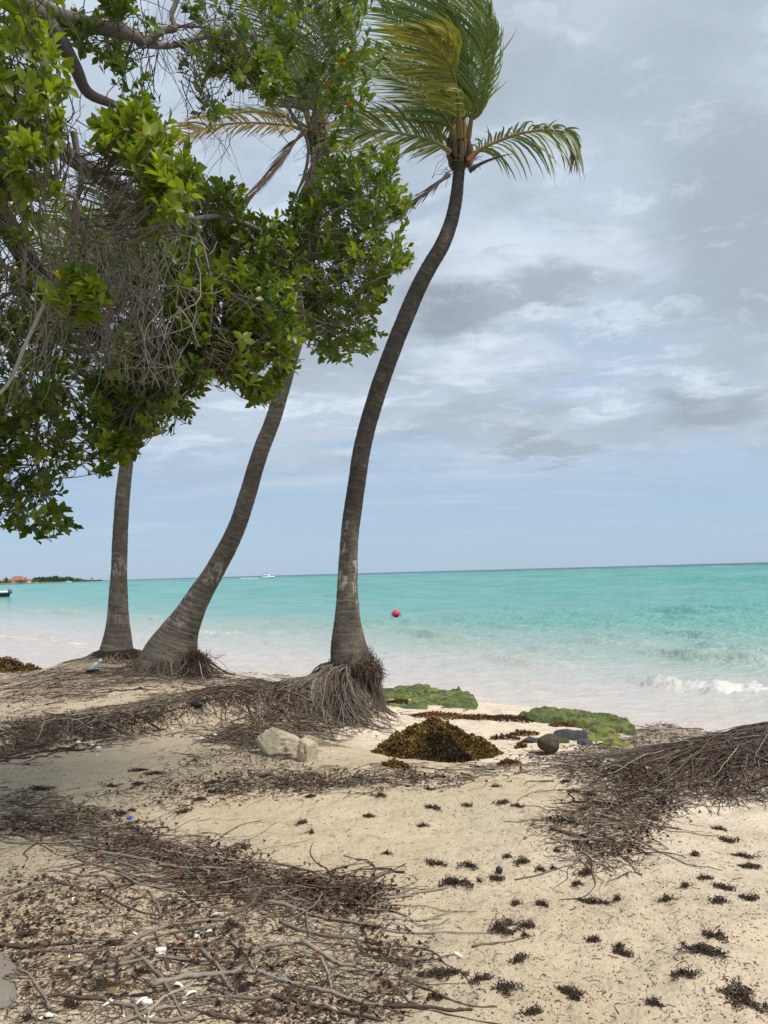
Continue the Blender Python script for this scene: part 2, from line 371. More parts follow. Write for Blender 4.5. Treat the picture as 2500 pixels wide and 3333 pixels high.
def m_trunk(lichen=.5, dark=.5, stain=.3, tone=1.):
    m, t, b, o = material('palm_bark'); uv = t.attr('tuv', 'Vector'); p = t.pos()
    sx = t.n.new('ShaderNodeSeparateXYZ'); t.l.new(uv, sx.inputs[0]); v = sx.outputs[1]
    u3 = t.mapping(uv, (2.0, 14, 1)); n1 = t.noise(u3, 1.6, 6, .7, .5); n2 = t.noise(p, 14, 6, .7); n3_ = t.noise(p, 3, 4, .6)
    nv = t.noise(t.mapping(p, (30, 30, 5)), 1, 5, .7)
    c = t.mix(t.ramp(n1, .3, .7), (.13*tone, .105*tone, .08*tone), (.27*tone, .232*tone, .182*tone))
    c = t.mix(t.math('MULTIPLY', t.ramp(n3_, .42, .60), dark), c, (.060, .048, .038))
    st = t.ramp(t.math('ADD', t.noise(t.mapping(p, (4, 4, 1.2)), 1, 6, .7), t.ramp(v, .9, 1.9, -.25, .12)), .40, .62)
    c = t.mix(t.math('MULTIPLY', st, stain), c, (.040, .033, .027))
    c = t.mix(t.math('MULTIPLY', t.ramp(nv, .52, .7), .5), c, (.10, .08, .064))
    c = t.mix(t.math('MULTIPLY', t.attr('scar', 'Fac'), t.ramp(t.noise(p, 9, 5, .7), .42, .66, .0, .6)), c, t.mix(n2, (.33, .30, .25), (.20, .175, .14)))
    lz = t.math('MULTIPLY', t.ramp(v, .55, .95), t.ramp(v, 2.3, 1.5))
    li = t.math('MULTIPLY', t.ramp(t.noise(t.mapping(p, (16, 16, 5)), 1, 6, .75), .50, .56), lz)
    li = t.math('MULTIPLY', li, t.ramp(t.noise(p, 3.6, 3, .5), .45, .6))
    c = t.mix(t.math('MULTIPLY', li, lichen), c, (.52, .49, .43))
    ck = t.ramp(t.noise(t.mapping(uv, (5, 20, 1)), 1.2, 4, .8, 1.2), .61, .66)
    c = t.mix(t.math('MULTIPLY', ck, .85), c, (.022, .016, .012))
    t.put(b.inputs['Base Color'], c); b.inputs['Roughness'].default_value = .92; b.inputs['Specular IOR Level'].default_value = .15
    hh = t.math('SUBTRACT', t.math('ADD', n1, t.math('MULTIPLY', n2, .6)), ck)
    t.put(b.inputs['Normal'], t.bump(hh, .9, .015)); return m
def m_rock(name, a, b_, cdark, sc=6, rough=.9):
    m, t, b, o = material(name); p = t.pos(); n = t.noise(p, sc, 8, .68); n2 = t.noise(p, sc*5, 5, .7)
    c = t.mix(t.ramp(n, .35, .65), a, b_); c = t.mix(t.math('MULTIPLY', t.ramp(n2, .54, .70), .45), c, cdark)
    t.put(b.inputs['Base Color'], c); b.inputs['Roughness'].default_value = rough
    t.put(b.inputs['Normal'], t.bump(t.math('ADD', n, t.math('MULTIPLY', n2, .4)), .9, .06)); return m
def m_algae():
    m, t, b, o = material('algae_rock'); p = t.pos(); n = t.noise(p, 3.2, 7, .65); n2 = t.noise(p, 16, 7, .72); n3_ = t.noise(p, 45, 4, .7)
    k = t.attr('lime', 'Fac')
    c = t.mix(t.ramp(n2, .38, .62), (.03, .055, .010), (.14, .20, .03))
    c = t.mix(t.math('MULTIPLY', t.ramp(t.noise(p, 7, 6, .7), .5, .62), .7), c, (.27, .29, .06))
    c = t.mix(t.math('MULTIPLY', k, t.ramp(n, .3, .6)), c, t.mix(n2, (.22, .25, .045), (.34, .35, .09)))
    c = t.mix(t.math('MULTIPLY', t.ramp(n3_, .52, .68), .6), c, (.02, .035, .01))
    c = t.mix(t.ramp(t.noise(p, 5.5, 7, .75, .5), .53, .60), c, (.085, .07, .045))
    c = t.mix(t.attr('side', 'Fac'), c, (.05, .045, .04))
    t.put(b.inputs['Base Color'], c); t.put(b.inputs['Roughness'], t.ramp(n, .4, .6, .45, .9))
    t.put(b.inputs['Normal'], t.bump(t.math('ADD', n2, t.math('MULTIPLY', n3_, .5)), 1, .05)); return m
M_SAND, M_SEA = m_sand(), m_sea()
M_ROOT = m_col('dry_root', (.1, .08, .06), .9, .004, 60)
M_LEAF = m_col('tree_leaf', (.07, .13, .02), .38, 0, 25, .30, .22, .45)
M_FROND = m_col('palm_frond', (.07, .1, .02), .42, 0, 12, .22, .3, .45)
M_WOOD = m_col('grey_bark', (.2, .17, .14), .9, .006, 45, 0, .45, .2)
M_WEED = m_col('sargassum', (.2, .1, .02), .7, 0, 50, .12, .4, .3)
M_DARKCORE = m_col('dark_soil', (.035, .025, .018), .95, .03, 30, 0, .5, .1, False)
M_LIME = m_rock('limestone', (.50, .42, .29), (.60, .52, .38), (.26, .20, .13), 5)
M_BLACKROCK = m_rock('wet_black_rock', (.035, .037, .045), (.09, .095, .105), (.015, .015, .018), 9, .5)
M_ALGAE = m_algae()
M_TRUNK = m_trunk(.8, .6, .75, .78); M_TRUNK_L = m_trunk(.45, .35, .25, .74)
def plain(name, c, rough=.5, var=.12): return m_col(name, c, rough, 0, 20, 0, var, .4, False)

# ---------------------------------------------------------------- beach and sea
def grid(xs_of_y, ys):
    X = np.stack([xs_of_y(y) for y in ys]); Y = np.repeat(ys[:, None], X.shape[1], 1)
    ny, nx = X.shape; i, j = np.meshgrid(np.arange(ny-1), np.arange(nx-1), indexing='ij'); a = i*nx+j
    return X, Y, np.stack([a, a+1, a+nx+1, a+nx], -1).reshape(-1, 4)
ys = np.concatenate([np.arange(-8, 1.6, .3), np.arange(1.6, 15, .033), np.geomspace(15, 9000, 70)])
u = np.linspace(-1, 1, 460); u = np.sign(u)*np.abs(u)**1.25
X, Y, Q = grid(lambda y: u*(max(y, 1)*.62+4.2 if y < 15 else (y-15)*1.6+13.5), ys)
Z = hgt_exact(X, Y)
GD = [  # where litter darkens the sand (photo pixels), with density
 ([(0, 2190), (200, 2150), (480, 2120), (720, 2190), (1000, 2190), (1020, 2260), (600, 2240), (300, 2260), (0, 2300)], .75, 'flat'),
 ([(0, 2350), (350, 2320), (700, 2240), (1050, 2200), (1250, 2300), (1260, 2350), (1000, 2420), (850, 2440), (640, 2400), (900, 2300), (650, 2310), (400, 2400), (0, 2480)], 1., 'band'),
 ([(0, 2570), (250, 2620), (560, 2720), (800, 2790), (900, 2840), (1250, 2870), (1250, 2960), (900, 2960), (700, 2900), (300, 2790), (0, 2700)], .85, 'mid'),
 ([(0, 2850), (500, 2820), (1250, 2930), (1400, 3150), (1250, 3333), (0, 3333)], .6, 'fore'),
 ([(630, 2560), (900, 2530), (1250, 2520), (1560, 2500), (1800, 2450), (1900, 2440), (1900, 2480), (1500, 2540), (1250, 2560), (900, 2580)], .8, 'edge'),
 ([(1800, 2470), (2120, 2350), (2520, 2290), (2520, 2600), (2250, 2600), (2000, 2720), (1850, 2640), (1900, 2520)], .9, 'mound'),
 ([(1750, 2650), (2150, 2650), (2000, 2850), (1850, 2800)], .6, 'tail'),
 ([(640, 2440), (1000, 2440), (1050, 2560), (600, 2620), (300, 2600)], .5, 'spill')]
def project(P):
    v = P-CAM; zc = v@FW; return W/2+F*(v@RT)/zc, H/2-F*(v@UP)/zc
dirt = np.full(X.size, .19); PX, PY = project(np.c_[X.ravel(), Y.ravel(), Z.ravel()]); vis = Y.ravel() > 1.6
jx = (fbm(X.ravel()*2.2, Y.ravel()*2.2, 3)-.5)*260; jy = (fbm(X.ravel()*2.2+30, Y.ravel()*2.2, 3)-.5)*120
for poly, dn, _ in GD:
    k = vis & in_poly(PX+jx, PY+jy, poly); dirt[k] = np.maximum(dirt[k], dn)
lf = vis & (PX < 200) | ((Y.ravel() <= 1.6) & (X.ravel() < .2)); dirt[lf] = np.maximum(dirt[lf], .45)
dirt = dirt.reshape(X.shape)
for _ in range(2): dirt[1:-1, 1:-1] = (dirt[1:-1, 1:-1]*2+dirt[:-2, 1:-1]+dirt[2:, 1:-1]+dirt[1:-1, :-2]+dirt[1:-1, 2:])/6
beach = sm(4.6, 5.6, shore_s(X, Y)+.6*(fbm(X*2, Y*2)-.5))
beach = np.maximum(beach, .55*sm(-.5, 2.5, X-(4.5-Y)*.4)*sm(6, 4.5, Y))
tag(mk('sand_beach', np.c_[X.ravel(), Y.ravel(), Z.ravel()], Q, M_SAND, attrs={'dirt': dirt.ravel(), 'beach': beach.ravel()}),
    'pale beige sand beach strewn with dark seaweed bits and roots', 'beach', kind='structure')

ys = np.concatenate([np.arange(7.5, 34, .085), np.geomspace(34, 14000, 420)]); u = np.linspace(-1, 1, 400); u = np.sign(u)*np.abs(u)**1.15
X, Y, Q = grid(lambda y: u*(y*1.0+7), ys); x, y = X.ravel(), Y.ravel(); S = shore_s(x, y)
z = np.zeros_like(x); wr = np.random.default_rng(3); dy = np.maximum(.085, y*.0145*(y > 34))
for k in range(40):
    lam = .42*1.12**k; th = math.atan2(-.66, -.75)+wr.normal(0, .38); ph = wr.random()*6.28; kk = 2*math.pi/lam
    warp = 1.6*(fbm(x*.6/lam+k*7, y*.6/lam, 2)-.5)
    a = .0165*lam**.6*(.25+1.5*vnoise(x*.35/lam+k, y*.35/lam+3*k))*np.clip(lam/(3.2*dy)-.6, 0, 1)
    w_ = np.sin(kk*(x*math.cos(th)+y*math.sin(th))+ph+warp*3)
    a = a*(1.15 if lam < 3 else 1.)*np.interp(S, [9, 12, 22, 34], [1, .55, .65, 1])
    if lam > 1.6: a = a*sm(10, 30, S)
    if lam > 6: a = a*sm(25, 80, S)
    z += a*(w_+.3*w_*w_)
z *= np.interp(S, [6, 9, 13, 22, 60], [.2, .5, .9, 1.15, 1.2])
foam = np.zeros_like(x); sand_h = hgt(x, y)
def sea_pt(px, py): v = ray(px, py); return CAM+v*((SEA_Z-EYE)/v[2])
# breakers: (photo polyline of the crest, height, foam, depth scale)
BRK = [([(2020, 2205), (2130, 2232), (2260, 2246), (2400, 2252), (2560, 2262)], .15, .80, .55),
       ([(1600, 2150), (1690, 2166), (1780, 2172), (1900, 2178)], .16, .12, .5), ([(1730, 2112), (1830, 2122), (1950, 2130)], .15, .1, .6),
       ([(2080, 2128), (2230, 2150), (2380, 2160), (2540, 2166)], .20, .1, .6), ([(1330, 2068), (1430, 2082), (1560, 2092)], .17, .2, .8),
       ([(1200, 2052), (1300, 2060), (1390, 2062)], .15, .05, .8), ([(1850, 2090), (2000, 2102), (2200, 2108)], .14, .05, .7),
       ([(630, 2062), (690, 2066), (760, 2068), (800, 2072)], .20, .62, .5), ([(860, 2064), (940, 2062), (1000, 2068)], .14, .05, .6),
       ([(60, 1990), (100, 1995), (150, 1998)], .25, .62, .9), ([(180, 1992), (220, 1996), (270, 1998)], .3, .62, .9), ([(490, 2016), (520, 2018)], .22, .62, .8),
       ([(2140, 2060), (2300, 2075), (2480, 2082)], .15, .1, .8), ([(2250, 2110), (2400, 2118), (2520, 2122)], .15, .08, .6)]
for crest, hh, fm, wd_ in BRK:
    hh *= 1.05 if fm < .5 else 1.; wd_ *= .8
    P = np.array([sea_pt(a, b) for a, b in crest]); P = spline(P, 60)
    k = np.where((np.abs(y-P[:, 1].mean()) < 9+wd_*4) & (x > P[:, 0].min()-3) & (x < P[:, 0].max()+3))[0]
    o_ = np.argsort(P[:, 0]); yc = np.interp(x[k], P[o_, 0], P[o_, 1])+.5*(fbm(x[k]*.9, y[k]*.2+hh*90, 3)-.5)
    ln = P[:, 0].max()-P[:, 0].min(); e = sm(P[:, 0].min()-.12*ln, P[:, 0].min()+.25*ln, x[k])*sm(P[:, 0].max()+.12*ln, P[:, 0].max()-.25*ln, x[k])
    q = (y[k]-yc); prof = np.where(q < 0, np.exp(-(q/(wd_*.6))**2), np.exp(-(q/(wd_*1.7))**2))
    e = e*(.65+.7*vnoise(x[k]*1.3, y[k]*.1+7))
    z[k] = z[k]*(1-.5*prof)+hh*prof*e
    foam[k] = np.maximum(foam[k], fm*np.minimum(1, e*1.5)*np.where(q < .12*wd_, np.exp(-((q+.45*wd_)/(wd_*.75))**2), np.exp(-((q-.12*wd_)/(wd_*.3))**2)*.85))
    z[k] += .05*np.clip(foam[k], 0, 1)*(fbm(x[k]*7, y[k]*7, 3)-.4)
edge = SEA_Z+z-sand_h; foam = np.maximum(foam, .50*np.exp(-((edge-.05)/.035)**2)*sm(16, 13, y))
x_sea, y_sea, zsea = x.copy(), y.copy(), z.copy()
mk_sea = mk('sea', np.c_[x, y, SEA_Z+z], Q, M_SEA, attrs={'shore': S, 'foam': foam})
tag(mk_sea, 'turquoise sea turning milky pink along the shore', 'sea', kind='structure')

# ---------------------------------------------------------------- roots and sticks
ROOTC = np.array([(.15, .12, .092), (.085, .060, .043), (.24, .205, .165), (.055, .036, .026), (.115, .070, .046)])
def root_cols(n, b=1.): return ROOTC[rng.integers(0, 5, n)]*(.7+.6*rng.random((n, 1)))*b
def ground_strands(base, ang, L, r, n=7, wig=.35, lift=.01, bend=0.):
    N = len(base); a = ang[:, None]+np.cumsum(rng.normal(0, wig, (N, n)), 1)+bend
    st = L[:, None]/(n-1); px = base[:, :1]+np.cumsum(np.cos(a)*st, 1)-np.cos(a[:, :1])*st; py = base[:, 1:2]+np.cumsum(np.sin(a)*st, 1)-np.sin(a[:, :1])*st
    arc = np.sin(np.linspace(0, math.pi, n))[None]
    pz = hgt(px, py)+r[:, None]*.7+lift*rng.random((N, 1))*arc*L[:, None]*3+rng.normal(0, .003, (N, n))
    rr = r[:, None]*np.linspace(1, .45, n)[None]
    return np.stack([px, py, pz], -1), rr
def strands_in(poly, cnt, ang_mu, ang_sd, L, r, **kw):
    q = sample_poly(poly, cnt)+rng.normal(0, 1, (cnt, 2))*np.array([55, 16]); p, ok = ghit(q[:, 0], np.clip(q[:, 1], 2190, 3400)); p = p[ok]; N = len(p)
    a = rng.normal(ang_mu, ang_sd, N)+math.pi*rng.integers(0, 2, N)
    return ground_strands(p, a, L[0]+(L[1]-L[0])*rng.random(N)**1.6, r[0]+(r[1]-r[0])*rng.random(N)**3, **kw)
polys = {k: p for p, _, k in GD}
jobs = [('flat', 480, .2, .5, (.1, .8), (.003, .009)), ('band', 850, .35, .8, (.08, .65), (.003, .010)), ('mid', 420, -.35, .6, (.1, .6), (.002, .007)),
        ('fore', 650, -.2, .9, (.04, .35), (.0014, .0042)), ('edge', 190, .1, .8, (.06, .5), (.002, .007)), ('mound', 520, .35, .8, (.08, .6), (.002, .008)),
        ('tail', 110, .2, 1., (.06, .4), (.002, .005)), ('spill', 130, .1, .9, (.05, .35), (.002, .006))]
PP = []; RR = []
for k, n, mu, sd, L, r in jobs:
    P, r_ = strands_in(polys[k], n, mu, sd, L, r); PP.append(P); RR.append(r_)
PP = np.concatenate(PP); RR = np.concatenate(RR)
tag(tubes('root_litter', PP, RR, 4, M_ROOT, cols=root_cols(len(PP))), 'tangle of thin dry roots and twigs littering the sand', 'root litter', kind='stuff')
# finer fibres, weed crumbs
PP = []; RR = []
for k, n, L, r in (('flat', 1500, (.03, .2), (.0015, .004)), ('band', 3200, (.03, .2), (.0015, .005)), ('mid', 2400, (.02, .14), (.0012, .0035)), ('fore', 3200, (.012, .09), (.001, .0028)),
                   ('edge', 900, (.02, .15), (.0015, .004)), ('mound', 2400, (.03, .18), (.0015, .004)), ('tail', 700, (.02, .1), (.0012, .003)), ('spill', 900, (.02, .1), (.0015, .003))):
    P, r_ = strands_in(polys[k], n, .1, 1.2, L, r, n=4, wig=.6, lift=.03); PP.append(P); RR.append(r_)
P, r_ = strands_in([(0, 2480), (900, 2440), (1250, 2540), (2500, 2700), (2500, 3333), (0, 3333)], 2600, 0, 1.2, (.01, .06), (.001, .0025), n=4, wig=.6, lift=.02); PP.append(P); RR.append(r_)
PP = np.concatenate(PP); RR = np.concatenate(RR)
tag(tubes('fibre_litter', PP, RR, 3, M_ROOT, cols=root_cols(len(PP), .6)), 'fine dark fibres and seaweed crumbs scattered over the sand', 'litter', kind='stuff')

wt = np.array([(0, -.5, 0), (.35, -.35, .1), (.3, .5, .05), (1, .1, .25), (.7, -.1, .3), (0, .5, 0)]); wf = np.array([(0, 1, 2), (0, 2, 5), (1, 3, 2), (1, 4, 3)])
FP = []
for k, n in (('flat', 2200), ('band', 7000), ('mid', 4200), ('fore', 4200), ('edge', 1700), ('mound', 8500), ('tail', 1300), ('spill', 1300)):
    q = sample_poly(polys[k], n); q += rng.normal(0, 1, q.shape)*np.array([60, 20])
    # crumbs gather in drifts
    p, ok = ghit(q[:, 0], np.clip(q[:, 1], 2180, 3400)); p = p[ok]; FP.append(p[fbm(p[:, 0]*3.1, p[:, 1]*3.1+7, 3) > .40+.16*rng.random(len(p))])
FP = np.concatenate(FP); n = len(FP); FP[:, 2] += rng.random(n)**2*.02; dd = rdirs(n)*np.array([1, 1, .35])
V, Fn = instance(wt, wf, frames(dd, rdirs(n)*.6+np.array([0, 0, 1]), rng.uniform(.008, .026, n)), FP)
cc_ = np.array([(.045, .028, .02), (.075, .045, .03), (.03, .021, .018), (.12, .065, .04), (.10, .08, .06)])[rng.integers(0, 5, n)]*(.7+.6*rng.random((n, 1)))
M_CRUMB = m_col('weed_crumbs', (.06, .04, .03), .9, 0, 50, 0, .4, .15)
tag(mk('crumb_litter', V, Fn, M_CRUMB, smooth=False, attrs={'col': np.repeat(cc_, len(wt), 0)}), 'drifts of dark bark and dried seaweed crumbs between the roots', 'litter', kind='stuff')

STK_L = [[(0, 425), (90, 425), (150, 455), (230, 495)], [(320, 520), (480, 570), (600, 620), (740, 665), (860, 690), (1000, 680), (1150, 650), (1300, 630)],
 [(230, 620), (340, 650), (430, 670), (520, 720), (600, 755), (700, 775)], [(640, 670), (690, 750), (690, 830)], [(530, 920), (620, 860), (720, 820), (850, 800), (1000, 790), (1070, 785)],
 [(540, 930), (640, 880), (760, 845), (900, 830)], [(560, 920), (650, 990), (720, 1080), (800, 1230)], [(1130, 655), (1090, 720), (1000, 765), (900, 800)],
 [(660, 1075), (800, 1045), (950, 1030), (1110, 1020), (1250, 1065), (1400, 1100), (1550, 1150), (1659, 1165)], [(1310, 890), (1400, 945), (1480, 985), (1659, 1025)],
 [(870, 920), (930, 980), (990, 1080), (1040, 1120)], [(1080, 935), (1180, 905), (1300, 890)], [(1150, 710), (1280, 745), (1420, 790), (1659, 825)], [(890, 1195), (1000, 1220), (1150, 1235)],
 [(1180, 1120), (1300, 1150), (1450, 1190), (1659, 1230)], [(0, 690), (120, 650), (300, 620)], [(1390, 960), (1420, 1030), (1430, 1090)], [(0, 905), (150, 905), (310, 895)],
 [(420, 500), (560, 520), (720, 560), (900, 575), (1060, 570)], [(520, 590), (620, 640), (760, 640), (880, 620)], [(700, 490), (860, 520), (1050, 540), (1250, 560), (1400, 610)],
 [(280, 1000), (400, 970), (520, 930)], [(730, 1010), (700, 930), (670, 850)], [(1000, 890), (1060, 940), (1100, 1010)], [(340, 470), (480, 490), (600, 480)], [(60, 330), (200, 380), (330, 420)],
 [(450, 1000), (600, 970), (760, 960), (900, 985)], [(900, 1090), (1050, 1130), (1200, 1115)], [(1210, 800), (1350, 850), (1500, 870), (1659, 900)]]
STK_R = [[(0, 1020), (100, 1055), (200, 1095), (300, 1140), (390, 1165), (490, 1165)], [(0, 1165), (150, 1170), (290, 1185), (380, 1180)], [(0, 790), (120, 795), (250, 785)],
 [(0, 700), (120, 680), (280, 650)], [(720, 400), (850, 430), (1000, 455), (1110, 465)], [(770, 135), (900, 155), (1010, 190), (1060, 205)], [(910, 320), (1000, 300), (1100, 280)],
 [(580, 275), (660, 240), (770, 230)], [(0, 835), (200, 850), (470, 850)], [(380, 910), (500, 890), (630, 860)], [(1150, 120), (1280, 140), (1420, 150)], [(960, 290), (990, 250), (1005, 225)],
 [(1120, 390), (1090, 440), (1050, 490)], [(640, 100), (780, 95), (900, 80)], [(380, 130), (560, 125), (720, 120)], [(1180, 230), (1330, 290), (1480, 300)], [(1480, 300), (1560, 270), (1659, 280)], [(190, 225), (290, 210), (390, 190)]]
def stick(P, r, colr, sides=6):
    n = max(8, len(P)*4); P = spline(P, n); P[:, 2] = hgt(P[:, 0], P[:, 1])+r*.6; P[:, 2] = np.maximum(P[:, 2], np.convolve(np.pad(P[:, 2], 2, 'edge'), np.ones(5)/5, 'valid'))
    P += rng.normal(0, r*.25, P.shape); rr = r*np.linspace(1.1, .55, n)*(1+.25*(rng.random(n)-.5))
    V, Q, ids = tube_arrays(P[None], rr[None], sides)
    nn = len(V); caps = np.array([list(range(sides))[::-1], list(range(nn-sides, nn))])
    o = mk('dry_stick', V, [Q, caps], M_WOOD, attrs={'col': np.tile(colr, (nn, 1))}); rebase(o, P[n//2]-np.array([0, 0, r])); return o
GREY = np.array([(.23, .19, .15), (.165, .13, .10), (.30, .26, .215), (.115, .08, .058)])
for lst, ox in ((STK_L, 0), (STK_R, 1250)):
    for s in lst:
        q = np.array(s, float)/1.327+np.array([ox, 2400]); q[:, 1] = np.minimum(q[:, 1], 3330); P, _ = ghit(q[:, 0], q[:, 1])
        dist = P[:, 1].mean(); r = (.0088 if ox == 0 else .0066)*R.uniform(.6, 1.3)
        tag(stick(P, r, GREY[R.randrange(4)]*R.uniform(.75, 1.1)), *(('long crooked grey-brown dry root crossing the leaf-littered sand', 'root', 'long dry roots over the leaf litter') if ox == 0 else ('long thin dry root stretched over the open sand below the mound', 'root', 'long dry roots over the open sand')))
WHERE = dict(mid='in the broad root tangle crossing the open sand', fore='among white shells and fallen leaves', mound='on the flank of the root mound', tail='spilled out at the foot of the root mound', edge='along the bank edge above the hollow', band='in the dark root band below the palms')
for k, n in (('mid', 55), ('fore', 45), ('mound', 30), ('tail', 22), ('edge', 20), ('band', 25)):
    P, r_ = strands_in(polys[k], n, -.2 if k != 'mound' else .4, .6, (.2, .7), (.003, .0085), n=6, wig=.35)
    for i in range(len(P)):
        tag(stick(P[i], float(r_[i, 0]), GREY[R.randrange(4)]*R.uniform(.8, 1.15), 5), 'short crooked dry root '+WHERE[k], 'root', 'short dry roots '+WHERE[k])

# ---------------------------------------------------------------- palms
def trunk(pts, mat, th):
    """pts: list of (display x, display y, display width px, depth m)"""
    P = np.array([atD(np.float64(a), np.float64(b), np.float64(d_)) for a, b, w_, d_ in pts]); w = np.array([w_*(W/1659)/F*d_/2 for a, b, w_, d_ in pts])
    n = int(np.linalg.norm(np.diff(P, axis=0), axis=1).sum()/.016); C = spline(P, n)
    r = np.interp(np.linspace(0, len(P)-1, n), np.arange(len(P)), w)
    r = np.convolve(np.pad(r, 12, 'edge'), np.ones(25)/25, 'valid')
    ln = np.concatenate([[0], np.cumsum(np.linalg.norm(np.diff(C, axis=0), axis=1))])
    sides = 40; a = np.arange(sides)*2*math.pi/sides
    # leaf scars: uneven rings, each a small step outwards
    ring = []; q = .25
    while q < ln[-1]: ring.append(q); q += R.uniform(.04, .13)
    ring = np.array(ring)
    tilt = .02*np.sin(a+R.random()*6)
    L = ln[:, None]+tilt[None]+.02*(vnoise(ln[:, None]*7, a[None]*1.3)-.5)
    j = np.clip(np.searchsorted(ring, L.ravel())-1, 0, len(ring)-2).reshape(L.shape); f = np.clip((L-ring[j])/(ring[j+1]-ring[j]), 0, 1)
    step = (.018*(f-.5)-.02*np.exp(-((f-.02)/.12)**2))*(.5+vnoise(j*3.7, a[None]*2+j))
    step *= np.clip((ln[:, None]-.2)*1.4, .1, 1)
    lump = .11*(fbm(ln[:, None]*3, np.cos(a)[None]*1.2+np.sin(a)[None]*.8+4, 3)-.5)
    rr = r[:, None]*(1+step*1.1+lump)
    T = unit(np.gradient(C, axis=0)); A = unit(np.cross(T, np.array([0, 1., 0]))); B = np.cross(T, A)
    V = C[:, None]+rr[..., None]*(A[:, None]*np.cos(a)[None, :, None]+B[:, None]*np.sin(a)[None, :, None])
    i, k = np.meshgrid(np.arange(n-1), np.arange(sides), indexing='ij'); k2 = (k+1) % sides
    Q = np.stack([i*sides+k, i*sides+k2, (i+1)*sides+k2, (i+1)*sides+k], -1).reshape(-1, 4)
    scar = np.exp(-((f-.95)/.10)**2)*(.3+.5*vnoise(j*1.7+a[None]*1.5, ln[:, None]*3))
    tuv = np.stack([np.broadcast_to(a[None]*.3, L.shape), L, np.full(L.shape, th)], -1).reshape(-1, 3)
    o = mk('trunk', V.reshape(-1, 3), Q, mat, attrs={'tuv': tuv, 'scar': scar.ravel()}); return o, C, r
def frond(palm, pts, depth, L=(.75, .45), wind=.9, grav=.35, nrm=(0, -1, .35), col=((.10, .15, .025), (.20, .20, .03)), n=66, w=.027, side=(1, 1), rach=(.20, .14, .03), fwd=.65, tipd=0., dead=0.):
    """pts source pixels base->tip; depth (base, tip)"""
    m = len(pts); dd = np.linspace(depth, depth+tipd, m); P = spline(np.array([at(np.float64(a), np.float64(b), np.float64(e)) for (a, b), e in zip(pts, dd)]), 48)
    ln = np.concatenate([[0], np.cumsum(np.linalg.norm(np.diff(P, axis=0), axis=1))]); T = unit(np.gradient(P, axis=0))
    N0 = unit(np.array(nrm, float)); WD = unit(np.array([-1, .25, .10])); GR = np.array([0, 0, -1.])
    Vs = []; Cs = []; Fs = []; k0 = 0; st = 6
    for sd, sw in ((1, side[0]), (-1, side[1])):
        if sw <= 0: continue
        tt = np.linspace(.13, .995, n)+rng.normal(0, .002, n); keep = rng.random(n) > .03+.25*dead; tt = tt[keep]; k = len(tt)
        ii = tt*(len(P)-1); i0 = np.clip(ii.astype(int), 0, len(P)-2); f = (ii-i0)[:, None]
        b = P[i0]*(1-f)+P[i0+1]*f; tg = T[i0]
        nn = unit(N0-tg*(tg@N0)[:, None]); sv = np.cross(tg, nn)*sd
        d0 = unit(sv*(1-.35*tt[:, None])+tg*(fwd+.5*tt[:, None]**2)+nn*.25+rng.normal(0, .07, (k, 3)))
        ll = sw*(L[0]*np.sin(np.clip(tt*1.15+.22, 0, 1.2)*math.pi*.62)**.7*(1-tt**5*.55))*(1+rng.normal(0, .09, k)); ll = np.maximum(ll, .08)
        s = np.linspace(0, 1, st)[None, :, None]
        wv = wind*(1+.25*rng.normal(size=(k, 1, 1))); gv = grav*(1+.3*rng.normal(size=(k, 1, 1)))
        dirs = unit(d0[:, None]+WD*wv*s*1.3+GR*gv*s*1.4)
        pts_ = b[:, None]+np.cumsum(np.concatenate([np.zeros((k, 1, 3)), dirs[:, :-1]*(ll[:, None, None]/(st-1))], 1), 1)
        wd0 = unit(np.cross(dirs, nn[:, None]+rng.normal(0, .35, (k, 1, 3))))
        pw = w*np.array([.55, 1, .95, .75, .45, .06])[None, :, None]*(.8+.4*rng.random((k, 1, 1)))
        V = np.stack([pts_-wd0*pw/2, pts_+wd0*pw/2], 2).reshape(-1, 3)
        a = np.arange(k)[:, None]*st*2+np.arange(st-1)[None]*2
        Fs.append(np.stack([a, a+1, a+3, a+2], -1).reshape(-1, 4)+k0); k0 += len(V); Vs.append(V)
        c0 = np.array(col[0]); c1 = np.array(col[1]); mixv = np.clip(s[..., 0]**2*.8+rng.normal(0, .18, (k, 1)), 0, 1)[..., None]
        cc = (c0*(1-mixv)+c1*mixv)*(.75+.5*rng.random((k, 1, 1))); Cs.append(np.repeat(cc, 2, 1).reshape(-1, 3))
    o = mk('frond', np.concatenate(Vs), [np.concatenate(Fs)], M_FROND, attrs={'col': np.concatenate(Cs)}, smooth=False); part(o, palm)
    rr = np.linspace(.026, .004, 48); rr[:8] = np.linspace(.042, .028, 8)
    V, Q, ids = tube_arrays(P[None], rr[None], 6); rc = np.array(rach)
    rh = mk('rachis', V, Q, M_FROND, attrs={'col': np.tile(rc, (len(V), 1))}); rh.parent = o
    co = np.empty(len(V)*3, np.float32); rh.data.vertices.foreach_get('co', co)
    rh.data.vertices.foreach_set('co', (co.reshape(-1, 3)-np.array(palm.location, np.float32)).ravel()); rh.data.update()
    return o
